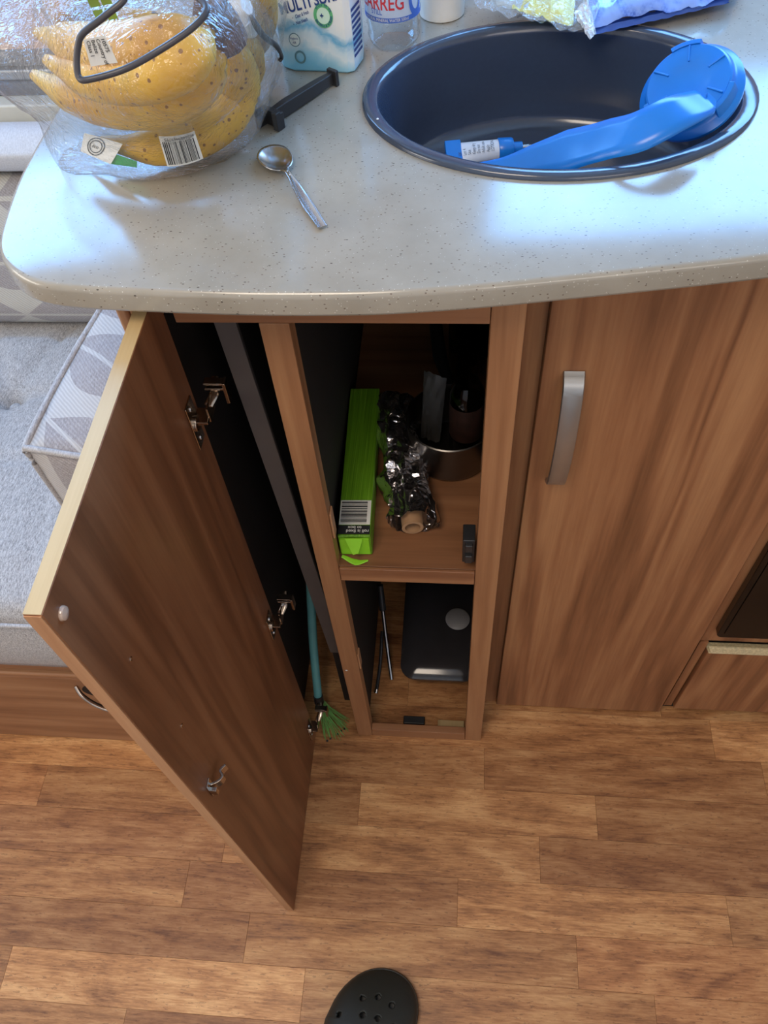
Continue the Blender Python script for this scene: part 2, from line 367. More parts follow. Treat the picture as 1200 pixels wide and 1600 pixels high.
wm = plain('wall_board', lin(226, 216, 200), 0.6)
def wall_hole(name, axis, pos, a0, a1, z0, z1, holes, mat, th=0.03):
    bm = bmesh.new(); cuts = sorted(holes)
    def bx(u0, u1, w0, w1):
        if u1-u0 < 1e-4 or w1-w0 < 1e-4: return
        if axis == 'y': box(bm, u0, u1, min(pos, pos+th), max(pos, pos+th), w0, w1)
        else: box(bm, min(pos, pos+th), max(pos, pos+th), u0, u1, w0, w1)
    u = a0
    for (h0, h1, w0, w1) in cuts: bx(u, h0, z0, z1); bx(h0, h1, z0, w0); bx(h0, h1, w1, z1); u = h1
    bx(u, a1, z0, z1)
    return struct(name, bm, mat, loc=(0, 0, 0))
wins = {'back': [(-1.46, -0.50, 1.235, 1.685), (-0.005, 0.925, 1.215, 1.635)], 'front': [(0.28, 1.22, 1.18, 1.62)], 'left': [(-0.92, 0.22, 1.12, 1.58)]}
wall_hole('wall_back', 'y', YW, XL, XR, 0, ZC, wins['back'], W_WALL)
wall_hole('wall_front', 'y', YF, XL, XR, 0, ZC, wins['front'], wm, -0.03)
wall_hole('wall_left', 'x', XL, YF, YW, 0, ZC, wins['left'], wm, -0.03)
wall_hole('wall_right', 'x', XR, YF, YW, 0, ZC, [], wm)
struct('ceiling', B(XL, XR, YF, YW, ZC, ZC+0.03), plain('ceiling_board', lin(228, 224, 214), 0.6), loc=(0, 0, ZC))
k = 0
for side, hs in wins.items():
    for h in hs:
        k += 1; f = bmesh.new(); t = 0.018
        def q(u0, u1, w0, w1, d0, d1, bm):
            p = {'back': YW, 'front': YF, 'left': XL}[side]; s = 1 if side == 'back' else -1
            lo, hi = sorted((p+s*d0, p+s*d1))
            box(bm, u0, u1, lo, hi, w0, w1) if side != 'left' else box(bm, lo, hi, u0, u1, w0, w1)
        q(h[0], h[0]+t, h[2], h[3], -.004, .028, f); q(h[1]-t, h[1], h[2], h[3], -.004, .028, f); q(h[0]+t, h[1]-t, h[2], h[2]+t, -.004, .028, f); q(h[0]+t, h[1]-t, h[3]-t, h[3], -.004, .028, f)
        wf = struct('window_%d' % k, f, BLACKP); g = bmesh.new(); q(h[0]+t, h[1]-t, h[2]+t, h[3]-t, .012, .016, g); obj('pane', g, GLASS, wf)
# ledge and rails behind the sofa
struct('trim_1', B(XL, -0.40, 0.600, YW, 0.728, 0.764), CREAM, bev=0.003)
struct('trim_2', B(XL, -0.40, 0.625, YW, 0.764, 0.782), plain('dark_rail', lin(92, 94, 100), 0.4), bev=0.002)
struct('trim_3', B(XL, -0.40, 0.630, YW, 0.782, 0.797), SATIN, bev=0.003)
struct('trim_4', B(XL, -0.40, 0.640, YW, 0.797, 0.812), plain('grey_rail', lin(112, 114, 116), 0.4), bev=0.002)

# ================================================================== CENTRE CABINET
cab = root('open_cabinet', (-0.16, 0.0, 0), 'narrow walnut-effect kitchen cabinet, door swung open to show a slot and two compartments', 'cabinet')
ZT = 0.962
obj('corner_post', B(-0.317, -0.306, 0.0, 0.02, 0, ZT), W_EDGZ, cab, bev=0.004, seg=3, label='pale rounded corner post')
obj('end_stile', B(-0.305, -0.2885, 0.001, 0.018, 0, ZT), W_FR, cab, bev=0.0006)
obj('top_rail', B(-0.2705, -0.0265, 0.0, 0.018, 0.911, ZT), W_FX, cab, bev=0.0006)
obj('stile', B(-0.205, -0.181, 0.0, 0.018, 0, 0.9105), W_FR, cab, bev=0.0008)
obj('stile', B(-0.026, 0.0, 0.0, 0.018, 0, ZT), W_FR, cab, bev=0.0008)
obj('bottom_rail', B(-0.1805, -0.0265, 0.0, 0.012, 0, 0.028), W_FX, cab, bev=0.0006)
obj('shelf', B(-0.188, -0.0045, 0.0045, 0.50, 0.517, 0.543), W_SH, cab, bev=0.0006)
obj('shelf_lipping', B(-0.1805, -0.0265, 0.0, 0.004, 0.517, 0.543), W_FX, cab, bev=0.0008)
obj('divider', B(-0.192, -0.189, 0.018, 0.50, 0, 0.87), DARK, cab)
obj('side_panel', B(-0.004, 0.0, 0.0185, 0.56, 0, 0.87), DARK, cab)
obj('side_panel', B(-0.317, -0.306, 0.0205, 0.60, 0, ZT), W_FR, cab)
obj('shade_lining', B(-0.3055, -0.3045, 0.0185, 0.56, 0, 0.87), DARK, cab)  # thin near-black sheet added over the wood to paint the slot's shade
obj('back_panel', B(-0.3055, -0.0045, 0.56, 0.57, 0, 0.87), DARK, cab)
for (x, z) in ((-0.1795, 0.60), (-0.1795, 0.26)):
    obj('cover_cap', B(x-0.0015, x+0.0008, 0.004, 0.016, z, z+0.045), W_EDGZ, cab, bev=0.0006, label='pale cover strip on the inner edge of the stile')
obj('paint_chip', lathe([(0.0018, 0), (0.0012, 0.0005)], (-0.1995, -0.0001, 0.262), (0, -1, 0), 8), WHITEP, cab)
bc = B(-0.041, -0.0275, 0.006, 0.028, 0.556, 0.600); box(bc, -0.0385, -0.030, 0.002, 0.008, 0.560, 0.574); box(bc, -0.0385, -0.030, 0.002, 0.008, 0.582, 0.595)
obj('roller_catch', bc, BLACKP, cab, bev=0.0012, label='black plastic roller catch')
# door
XD = -0.276
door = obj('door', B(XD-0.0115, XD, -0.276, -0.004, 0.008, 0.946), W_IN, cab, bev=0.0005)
obj('top_lipping', B(XD-0.0114, XD-0.0006, -0.2758, -0.006, 0.9455, 0.9464), W_EDGE, door, label='pale oak-coloured top edge')
obj('front_lipping', B(XD-0.0112, XD-0.0008, -0.2768, -0.2755, 0.010, 0.945), W_EDGZ, door, label='lighter vertical edge of the door')
def hinge(z):
    y = -0.010
    b = B(XD, XD+0.0016, y-0.020, y-0.002, z-0.030, z+0.022)
    obj('hinge_plate', b, CHROME, door, bev=0.0007, seg=2)
    cup = lathe([(0.0075, 0), (0.0075, 0.0028), (0.006, 0.0034), (0.0052, 0.0012), (0.0, 0.001)], (XD+0.001, y-0.011, z-0.004), (1, 0, 0), 24)
    box(cup, XD+0.0015, XD+0.014, y-0.015, y+0.003, z-0.002, z+0.001, )
    box(cup, XD+0.0125, XD+0.0145, y-0.008, y+0.010, z-0.006, z+0.010)
    obj('hinge_cup', cup, CHROME, door, bev=0.0005, seg=1)
    arm = T([(XD+0.012, y+0.002, z+0.004), (XD+0.016, y+0.014, z+0.008), (XD+0.014, y+0.030, z+0.010)], ([0.0045, 0.005], [0.0022, 0.003]), 8, 8)
    box(arm, XD+0.008, XD+0.028, 0.004, 0.012, z+0.010, z+0.0125); box(arm, XD+0.008, XD+0.028, 0.004, 0.012, z+0.016, z+0.0185)
    box(arm, XD+0.025, XD+0.028, 0.002, 0.012, z-0.004, z+0.020)
    obj('hinge_arm', arm, CHROME, door, bev=0.0005, seg=1)
    for dz in (-0.022, 0.014): obj('screw', lathe([(0.0028, 0), (0.0024, 0.001), (0.0, 0.0013)], (XD+0.0015, y-0.011, z+dz), (1, 0, 0), 12), STEEL, door)
hinge(0.820); hinge(0.439); hinge(0.074)
st = B(XD, XD+0.0012, -0.262, -0.252, 0.548, 0.574); box(st, XD, XD+0.008, -0.262, -0.258, 0.554, 0.566, None)
tube(st, [(XD+0.001, -0.256, 0.560), (XD+0.008, -0.252, 0.560), (XD+0.011, -0.247, 0.560), (XD+0.008, -0.242, 0.560), (XD+0.012, -0.236, 0.560)], ([0.0012]*2, [0.006]*2), 14, sec=[(1, 1), (-1, 1), (-1, -1), (1, -1)], up=(0, 0, 1))
obj('catch_striker', st, CHROME, door, bev=0.0004, seg=1, label='bent steel striker plate')
obj('door_buffer', lathe([(0.0048, 0), (0.0048, 0.001), (0.0042, 0.0022), (0.002, 0.003), (0, 0.0032)], (XD, -0.264, 0.926), (1, 0, 0), 20), plain('rubber_buffer', lin(186, 158, 136), 0.08, spec=0.8, coat=1.0), door, smooth=True, label='clear stick-on rubber buffer')
for y, z in ((-0.242, 0.815), (-0.240, 0.678)):
    obj('screw_hole', lathe([(0.0022, 0), (0.0022, 0.0004), (0.0014, 0.0008), (0, 0.0006)], (XD, y, z), (1, 0, 0), 12), CHROME, door)
# ================================================================== RIGHT CUPBOARD
cup = root('closed_cupboard', (0.16, 0.06, 0), 'closed walnut-effect kitchen cupboard with a silver bow handle, right of the open cabinet', 'cupboard')
YD = 0.060
dr = obj('door', B(0.0255, 0.294, YD, YD+0.014, 0.012, 0.936), W_DOOR, cup, bev=0.0012)
obj('filler_strip', B(0.0006, 0.0252, YD+0.010, YD+0.024, 0.0, ZT), W_DOOR, cup)
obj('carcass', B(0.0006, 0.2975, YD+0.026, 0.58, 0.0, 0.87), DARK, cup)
obj('plinth', B(0.021, 0.2975, YD+0.0145, YD+0.025, 0.0, 0.06), W_DOOR, cup)
hp = [(0.054, YD+0.001, 0.640), (0.054, YD-0.010, 0.650), (0.054, YD-0.017, 0.680), (0.054, YD-0.020, 0.720), (0.054, YD-0.017, 0.760), (0.054, YD-0.010, 0.790), (0.054, YD+0.001, 0.800)]
obj('handle', T(hp, ([0.0100, 0.0095, 0.0095, 0.0095, 0.0100], [0.0030, 0.0022, 0.0022, 0.0022, 0.0030]), 32, sec=[(1, .5), (.9, 1), (-.9, 1), (-1, .5), (-1, -.5), (-.9, -1), (.9, -1), (1, -.5)], up=(0, -1, 0.001)), SATIN, dr, smooth=True, ang=50, label='satin silver bow handle')
# ================================================================== OVEN AND DRAWER
ov = root('built_in_oven', (0.55, 0.06, 0.262), 'black glass-fronted oven behind the right edge of the cupboard door', 'oven')
obj('surround', B(0.2985, 0.80, YD+0.008, YD+0.022, 0.264, ZT), W_DOOR, ov, bev=0.0008)
def rrect(x0, x1, z0, z1, r, n=6):
    out = []
    for cx, cz, a0 in ((x1-r, z1-r, 0), (x0+r, z1-r, 90), (x0+r, z0+r, 180), (x1-r, z0+r, 270)):
        for i in range(n+1): a = math.radians(a0+90*i/n); out.append((cx+r*math.cos(a), cz+r*math.sin(a)))
    return out
def plate(x0, x1, z0, z1, y0, y1, r):
    return loft(bmesh.new(), [[(x, y, z) for x, z in rrect(x0, x1, z0, z1, r)] for y in (y0, y1)])
obj('glass_door', plate(0.309, 0.78, 0.298, 0.90, YD-0.004, YD+0.0075, 0.008), plain('black_glass', lin(10, 9, 9), 0.1, spec=0.3), ov, bev=0.0012, seg=2)
obj('glass_inset', plate(0.317, 0.772, 0.306, 0.89, YD-0.0052, YD-0.0042, 0.006), plain('black_glass_inner', lin(12, 10, 9), 0.15, spec=0.3), ov)
dw = root('oven_drawer', (0.55, 0.06, 0), 'low walnut-effect drawer with a pale raw chipboard top edge, under the black oven', 'drawer')
obj('drawer_front', B(0.313, 0.80, YD, YD+0.014, 0.030, 0.2445), W_DOOR, dw, bev=0.001)
obj('chipboard_edge', prism([(0.313, YD-0.003), (0.80, YD-0.003), (0.80, YD+0.014), (0.310, YD+0.014)], 0.245, 0.2475), CHIP, dw, bev=0.0006)
ce = loft(bmesh.new(), [[(0.311, YD-0.0005, 0.258), (0.316, YD-0.0035, 0.2462), (0.80, YD-0.0035, 0.2462), (0.80, YD-0.0005, 0.258)], [(0.311, YD+0.003, 0.258), (0.316, YD+0.003, 0.2462), (0.80, YD+0.003, 0.2462), (0.80, YD+0.003, 0.258)]])
obj('finger_pull', ce, CHIP, dw, bev=0.0006, label='pale raw chipboard finger pull')
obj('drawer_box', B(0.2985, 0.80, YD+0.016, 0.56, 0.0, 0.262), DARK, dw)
obj('gap_strip', B(0.2985, 0.3105, YD+0.006, YD+0.0155, 0.028, 0.262), W_DOOR, dw)

# ================================================================== WORKTOP with sink hole
zt, zb = 0.982, 0.9625
front = [(-0.385, 0.655), (-0.392, 0.40), (-0.398, 0.20), (-0.3995, 0.125), (-0.3985, 0.085), (-0.394, 0.045), (-0.388, 0.012), (-0.3795, -0.008), (-0.369, -0.0215), (-0.357, -0.0315), (-0.341, -0.039), (-0.317, -0.0435), (-0.275, -0.0465), (-0.23, -0.049), (-0.186, -0.0505), (-0.142, -0.0505), (-0.1, -0.049), (-0.058, -0.045), (-0.016, -0.0395), (0.026, -0.033), (0.068, -0.0265), (0.109, -0.020), (0.149, -0.013), (0.22, 0.000), (0.34, 0.020), (0.50, 0.036), (0.80, 0.040)]
fs = [(p.x, p.y) for p in spline([(x, y, 0) for x, y in front], 110)]
out = fs+[(0.80, 0.655)]
SCX, SCY, SA, SB = 0.0235, 0.1945, 0.1585, 0.1215
def offs(poly, d):
    r = []; n = len(poly)
    for i, (x, y) in enumerate(poly):
        a = Vector(poly[i-1]); b = Vector(poly[(i+1) % n]); t = (b-a).normalized(); r.append((x-t.y*d, y+t.x*d))
    return r
# outline runs down the left side, along the front: counter-clockwise, inward = left normal
def worktop():
    bm = bmesh.new(); rings = []
    for d, z in ((0.0045, zt), (0.0028, zt-0.0004), (0.0012, zt-0.0016), (0.0003, zt-0.0032), (0, zt-0.005), (0, zb+0.002), (0.001, zb)):
        rings.append([bm.verts.new((x, y, z)) for x, y in offs(out, d)])
    n = len(out)
    for a, b in zip(rings, rings[1:]):
        for i in range(n): j = (i+1) % n; bm.faces.new((a[i], a[j], b[j], b[i]))
    hs = []
    for z in (zt, zb):
        hs.append([bm.verts.new((SCX+0.1500*math.cos(2*PI*i/64), SCY+0.113*math.sin(2*PI*i/64), z)) for i in range(64)])
    for i in range(64): j = (i+1) % 64; bm.faces.new((hs[0][i], hs[0][j], hs[1][j], hs[1][i]))
    bm.edges.ensure_lookup_table()
    for ring, h in ((rings[0], hs[0]), (rings[-1], hs[1])):
        ed = [bm.edges.get((ring[i], ring[(i+1) % n])) for i in range(n)]+[bm.edges.get((h[i], h[(i+1) % 64])) for i in range(64)]
        bmesh.ops.triangle_fill(bm, use_beauty=True, edges=ed)
    return bm
wt = obj('worktop', worktop(), TOP, loc=(0, 0.3, zb), smooth=True, ang=25); tag(wt, 'curved beige speckled laminate kitchen worktop over the walnut cabinets', 'worktop')

# ================================================================== SINK
ENAM = plain('black_enamel', lin(58, 68, 86), 0.16, spec=0.7, var=0.03, sc=300)
sk = root('sink', (SCX, SCY, zt), 'oval glossy black enamel sink set into the speckled worktop', 'sink')
prof = [(1.0, 0.0002), (0.998, 0.0025), (0.985, 0.0042), (0.955, 0.0046), (0.925, 0.0040), (0.912, 0.0022), (0.902, -0.003), (0.893, -0.012), (0.885, -0.030), (0.872, -0.060), (0.855, -0.074), (0.82, -0.082), (0.74, -0.0855), (0.4, -0.087), (0.14, -0.088)]
def ell(k, z, dx=0):
    # keep the rim width even: scale both axes by an absolute inset
    ins = (1-k)*0.15; a, b = SA-ins*1.0, SB-ins*0.85
    if k < 0.7: a, b = SA*k*0.95, SB*k*1.05
    return [(SCX+a*math.cos(2*PI*i/72), SCY+b*math.sin(2*PI*i/72), zt+z) for i in range(72)]
obj('basin', loft(bmesh.new(), [ell(k, z) for k, z in prof], False, False), ENAM, sk, smooth=True, ang=60, norm=True)
obj('waste', lathe([(0.0, -0.086), (0.012, -0.086), (0.0185, -0.0852), (0.0215, -0.0868)], (SCX, SCY, zt), (0, 0, 1), 32), STEEL, sk, smooth=True)
obj('rim_chip', lathe([(0.0011, 0), (0.0008, 0.0005), (0, 0.0006)], at(590, 186, 'z', zt+0.0048), (0, 0, 1), 8), WHITEP, sk)

# ================================================================== BLUE UTENSIL in the sink
hc = Vector((0.121, 0.164, 1.001)); hn = Vector((-0.42, -0.40, 0.80)).normalized()
bu = root('washing_up_tool', (0.10, 0.16, 0.93), 'bright blue plastic tool with round head and wavy handle, leaning in the black sink', 'kitchen tool')
obj('head', lathe([(0.0, -0.004), (0.020, -0.004), (0.030, -0.006), (0.0365, -0.010), (0.0385, -0.009), (0.0388, -0.006), (0.0375, -0.0045), (0.0345, -0.002), (0.0325, 0.0), (0.0315, 0.0055), (0.0300, 0.0068), (0.018, 0.0078), (0.0145, 0.0062), (0.0, 0.0058)], hc, hn, 64), BLUE, bu, smooth=True, ang=35)
q = Vector((0, 0, 1)).rotation_difference(hn)
for i in range(6):
    a = i*PI/3+0.35; m = Matrix.Translation(hc) @ q.to_matrix().to_4x4() @ Matrix.Rotation(a, 4, 'Z')
    obj('rib', B(0.0165, 0.0295, -0.0007, 0.0007, 0.0015, 0.0086, m=m), BLUE, bu, bev=0.0005)
m = Matrix.Translation(hc) @ q.to_matrix().to_4x4()
for a0 in (1.15, 3.3, 5.2):
    rr = []; tabs = bmesh.new()
    for i in range(9):
        a = a0+i*0.085; rr.append([m @ Vector((r*math.cos(a), r*math.sin(a), z)) for r, z in ((0.0312, -0.003), (0.0358, -0.004), (0.0345, 0.0072), (0.0305, 0.0078))])
    loft(tabs, rr)
    obj('raised_lug', tabs, BLUE, bu, bev=0.0006)
hpnt = [at(1102, 158, 'z', 1.0105), at(1098, 161, 'z', 1.0105), at(1055, 178, 'z', 1.014), at(1000, 205, 'z', 1.005), at(950, 218, 'z', 0.993), at(900, 232, 'z', 0.978), at(845, 246, 'z', 0.964), at(790, 259, 'z', 0.952), at(735, 262, 'z', 0.944)]
sec = [(1, 0), (.92, .32), (.5, .42), (0, .38), (-.5, .42), (-.92, .32), (-1, 0), (-.9, -.25), (0, -.12), (.9, -.25)]
obj('handle', T(hpnt, ([0.003, 0.0115, 0.0140, 0.0150, 0.0160, 0.0165, 0.0175, 0.0130, 0.0075, 0.0030], [0.003, 0.006, 0.0085, 0.0085, 0.0075, 0.0065, 0.006, 0.005, 0.004, 0.002]), 60, sec=sec, up=(-0.15, -0.5, 0.85)), BLUE, bu, smooth=True, ang=60)
# ------------------------------------------------------------------ small tube in the sink
p0 = at(697, 243, 'z', 0.914); p1 = at(832, 229, 'z', 0.914); dv = (p1-p0).normalized(); ln = (p1-p0).length
tb = root('small_tube', tuple(p0.lerp(p1, .5)), 'small white tube with a blue cap and printed text, lying low in the black sink', 'tube')
WLAB = plain('tube_white', lin(214, 222, 232), 0.4)
def alongp(a, d=0): return p0+dv*ln*a
up = Vector((0, -0.45, 0.9)); sd = dv.cross(up).normalized(); up = sd.cross(dv)
body = bmesh.new(); rings = []
for a, rx, ry in ((0.0, 0.0110, 0.0015), (0.1, 0.0110, 0.004), (0.35, 0.0100, 0.0075), (0.6, 0.0092, 0.0088)):
    rings.append([alongp(a)+sd*rx*math.cos(2*PI*i/20)+up*ry*math.sin(2*PI*i/20) for i in range(20)])
obj('tube_body', loft(body, rings), WLAB, tb, smooth=True)
obj('blue_end', B(-0.0006, 0.014, -0.0114, 0.0114, -0.0020, 0.0055, m=Matrix.Translation(p0) @ Matrix((dv, sd, up)).transposed().to_4x4()), BLUE, tb, bev=0.001, label='blue folded end')
obj('cap', lathe([(0.0098, 0), (0.0104, 0.001), (0.0098, 0.012), (0.009, 0.0135), (0.0058, 0.014), (0.0054, 0.022), (0, 0.022)], alongp(0.6), dv, 24), BLUE, tb, smooth=True, label='blue screw cap')
obj('nozzle', lathe([(0.003, 0), (0.003, 0.006), (0.0022, 0.0065), (0.0022, 0.009), (0, 0.009)], alongp(0.6)+dv*0.022, dv, 16), STEEL, tb, smooth=True, label='steel threaded tip')
def ft(u, v, h=0): 
    a = (v-.5)*1.7; return p0+dv*ln*(0.12+0.46*u)+sd*-1*math.sin(a)*0.0102+up*(math.cos(a)*0.0068+0.0032*u+0.0008+h)
tx = [textbm(s, ft, 0.10+0.115*i, 0.12, 0.13*0.9, 0.16, 0.0003, ang=PI/2) for i, s in enumerate(('UK', 'Lot 4', 'Use', 'Keep dry', 'Do not', 'Adult use', 'Apply', 'LOTION'))]
obj('printed_text', merge(*tx), INK, tb)

# ================================================================== TEASPOON
sp = root('teaspoon', (-0.17, 0.06, zt), 'small steel teaspoon lying on the speckled worktop in front of the sink', 'spoon')
c0 = Vector((-0.1935, 0.1005, 0)); c1 = Vector((-0.1475, 0.0185, 0)); d = (c1-c0).normalized(); s = Vector((-d.y, d.x, 0))
bm = bmesh.new(); nr, na = 8, 36; g = []
for j in range(nr+1):
    r = j/nr; row = []
    for i in range(na):
        a = 2*PI*i/na; ex = math.cos(a); L_ = 0.0195 if ex > 0 else 0.0175; wd = 0.0128*(1-0.10*ex)
        row.append(bm.verts.new(Vector((0, 0, zt+0.0012+0.0050*r*r))+c0+d*(L_*r*ex)+s*(wd*r*math.sin(a))))
    g.append(row)
for j in range(1, nr):
    for i in range(na): bm.faces.new((g[j][i], g[j][(i+1) % na], g[j+1][(i+1) % na], g[j+1][i]))
bmesh.ops.remove_doubles(bm, verts=g[0], dist=1e-5); bm.verts.ensure_lookup_table()
cv = [v for v in bm.verts if (v.co-(c0+Vector((0, 0, zt+0.0012)))).length < 1e-4][0]
for i in range(na): bm.faces.new((cv, g[1][i], g[1][(i+1) % na]))
obj('bowl', bm, STEEL, sp, smooth=True, solid=0.0009)
obj('handle', T([c0+d*0.0185+Vector((0, 0, zt+0.0055)), c0+d*0.026+Vector((0, 0, zt+0.0078)), c0+d*0.040+Vector((0, 0, zt+0.0070)), c0+d*0.062+Vector((0, 0, zt+0.0036)), c1+Vector((0, 0, zt+0.0022))], ([0.0036, 0.0022, 0.0024, 0.0036, 0.0044, 0.0034], [0.0009, 0.0010, 0.0009, 0.0008, 0.0008, 0.0006]), 28, 12, up=(0, 0, 1)), STEEL, sp, smooth=True)
for i in (0, 1): obj('rivet', lathe([(0.0007, 0), (0.0004, 0.0004), (0, 0.0005)], c0+d*(0.027+0.005*i)+Vector((0, 0, zt+0.0085)), (0, 0, 1), 8), WHITEP, sp)

# ================================================================== BLACK BAG CLIP
bk = root('bag_clip', (-0.182, 0.184, zt), 'slim black plastic bag clip lying on the worktop left of the sink', 'clip')
a = Vector((-0.2065, 0.155, zt+0.0066)); b = Vector((-0.1625, 0.216, zt+0.0066)); cd_ = (b-a).normalized()
obj('clip_bar', T([a, a.lerp(b, .25), a.lerp(b, .75), b], ([0.0028, 0.0036, 0.0034, 0.0026], [0.0048, 0.0058, 0.0050, 0.0042]), 12, sec=[(1, 1), (-1, 1), (-1, -1), (1, -1)], up=(0, 0, 1)), BLACKP, bk, bev=0.0009)
ss = Vector((-cd_.y, cd_.x, 0))
def mat3(x, y, z, o): return Matrix.Translation(o) @ Matrix((x, y, z)).transposed().to_4x4()
obj('clip_jaw', merge(B(-0.010, 0.002, -0.0005, 0.0022, -0.0066, 0.0085, m=mat3(cd_, ss, Vector((0, 0, 1)), a+ss*0.004)), B(-0.004, 0.0015, -0.013, -0.0075, -0.0066, 0.0085, m=mat3(cd_, ss, Vector((0, 0, 1)), a)), B(-0.0005, 0.0045, -0.013, 0.0048, -0.0064, 0.0070, m=mat3(cd_, ss, Vector((0, 0, 1)), a))), BLACKP, bk, bev=0.0008)
obj('clip_hook', B(-0.001, 0.003, -0.006, 0.0045, -0.0066, 0.0065, m=mat3(cd_, ss, Vector((0, 0, 1)), b)), BLACKP, bk, bev=0.0009)

# ================================================================== BANANAS IN BAGS
def banana(pts, rad, parent_label, grp, tipcol=True):
    t = root('banana', tuple(sum((Vector(p) for p in pts), Vector())/len(pts)), parent_label, 'banana', grp)
    sec = [(math.cos(2*PI*i/20)*(1-0.05*(i % 4 == 0)), math.sin(2*PI*i/20)*(1-0.05*(i % 4 == 0))) for i in range(20)]
    globals()['BANL'] = globals().get('BANL', [])+[t]
    n = 30; rl = [rad*x for x in (0.34, 0.42, 0.80, 0.97, 1.0, 1.0, 0.98, 0.93, 0.78, 0.45, 0.26)]
    obj('skin', T(pts, rl, n, sec=sec, up=(0.1, 0.35, 1)), BANANA, t, smooth=True, ang=70)
    Q = spline(pts, n); e = Q[-1]; dd = (Q[-1]-Q[-2]).normalized()
    obj('tip', T([e-dd*0.002, e+dd*0.003], [rad*0.28, rad*0.2], 3, 10), STEM, t, smooth=True)
    return Q
P = lambda px, py, z: at(px, py, 'z', z)
G1 = 'bananas in the front clear bag'
Q = []
Q += banana([P(340, 42, 1.075), P(362, 85, 1.055), P(372, 135, 1.025), P(345, 185, 1.006), P(290, 218, 1.001), P(225, 230, 1.000), P(160, 222, 1.000)], 0.0175, 'lowest and most spotted banana in the front clear bag, with a barcode lying over it', G1)
Q += banana([P(332, 45, 1.085), P(330, 90, 1.078), P(300, 135, 1.060), P(240, 160, 1.048), P(165, 160, 1.040), P(100, 142, 1.037), P(55, 118, 1.037)], 0.0175, 'second banana up in the front clear bag, lying across the middle of the bunch', G1)
Q += banana([P(325, 42, 1.095), P(305, 80, 1.105), P(260, 108, 1.098), P(200, 122, 1.085), P(130, 118, 1.070), P(75, 95, 1.062)], 0.0165, 'third banana up in the front clear bag, under the white sticker', G1)
Q += banana([P(318, 36, 1.100), P(280, 58, 1.112), P(225, 75, 1.106), P(160, 78, 1.092), P(105, 66, 1.075), P(60, 52, 1.062)], 0.016, 'topmost banana in the front clear bag, crossed by the black cord', G1)
Q += banana([P(345, 40, 1.085), P(385, 80, 1.035), P(375, 120, 1.006), P(330, 140, 1.000), P(270, 150, 1.000), P(200, 150, 1.000)], 0.016, 'banana at the right rear of the front clear bag, mostly behind its neighbours', G1)
BAN0 = BANL[0]
cr = obj('crown', T([P(345, 60, 1.084), P(338, 38, 1.096), P(330, 10, 1.112), P(330, -15, 1.125)], ([0.018, 0.016, 0.011, 0.009], [0.015, 0.013, 0.010, 0.009]), 12, 14), STEM, BAN0, smooth=True, label='dark brown crown joining the bunch')
def bag(name, Q, rad, label, cen, floor_z, lobes=(), parts=None, sc=1.0, seed=0.0, nu=110, nv=70):
    bm = bmesh.new(); c = Vector(cen); pts = [Vector(q) for q in Q]+[Vector(q) for q in lobes]
    rows = []
    sph = rad+0.018
    def dirv(j, i): th = PI*j/nv; ph = 2*PI*i/nu; return Vector((math.sin(th)*math.cos(ph), math.sin(th)*math.sin(ph), math.cos(th)))
    rr_ = [[0.0]*nu for _ in range(nv+1)]
    for j in range(nv+1):
        for i in range(nu):
            dd = dirv(j, i); best = 0.02
            for p in pts:
                w_ = p-c; tt_ = w_.dot(dd); pp = w_.length_squared-tt_*tt_
                if tt_ > 0 and pp < sph*sph: best = max(best, tt_+(sph*sph-pp)**.5-0.014)
            rr_[j][i] = best
    for it in range(5):
        rr_ = [[max(rr_[j][i]*0.5, (rr_[j][i]*2+rr_[j][(i+1) % nu]+rr_[j][i-1]+rr_[max(0, j-1)][i]+rr_[min(nv, j+1)][i])/6) for i in range(nu)] for j in range(nv+1)]
    for j in (0, nv): m_ = sum(rr_[j])/nu; rr_[j] = [m_]*nu
    for j in range(nv+1):
        row = []
        for i in range(nu):
            dd = dirv(j, i); r = rr_[j][i]
            s1 = noise.noise(dd*3.1+Vector((seed, 0, 0))); s2 = abs(noise.noise(dd*6+Vector((0, seed, 3)))); s3 = abs(noise.noise(dd*13+Vector((seed, 5, 1))))
            r = r*(1.01+0.02*s1-0.035*s2-0.02*s3)+0.001
            p = c+dd*r
            if p.z < floor_z: p.z = floor_z+0.0005
            row.append(p)
            if j in (0, nv): break
        rows.append([bm.verts.new(p) for p in row])
    for a, b in zip(rows, rows[1:]):
        if len(a) == 1:
            for i in range(nu): bm.faces.new((a[0], b[i], b[(i+1) % nu]))
        elif len(b) == 1:
            for i in range(nu): bm.faces.new((a[i], b[0], a[(i+1) % nu]))
        else:
            for i in range(nu): bm.faces.new((a[i], b[i], b[(i+1) % nu], a[(i+1) % nu]))
    t = root(name, (c.x, c.y, floor_z), label, 'bag')
    obj('bag_film', bm, FILM, t, smooth=True, ang=75)
    return t
b1 = bag('banana_bag', Q, 0.021, 'clear plastic bag of ripe spotted bananas at the front left of the worktop', (-0.300, 0.200, 1.045), zt+0.0004, lobes=[P(30, 95, 1.06), P(12, 85, 1.05), P(390, 90, 1.02), P(130, 235, 0.99)], seed=1.7)
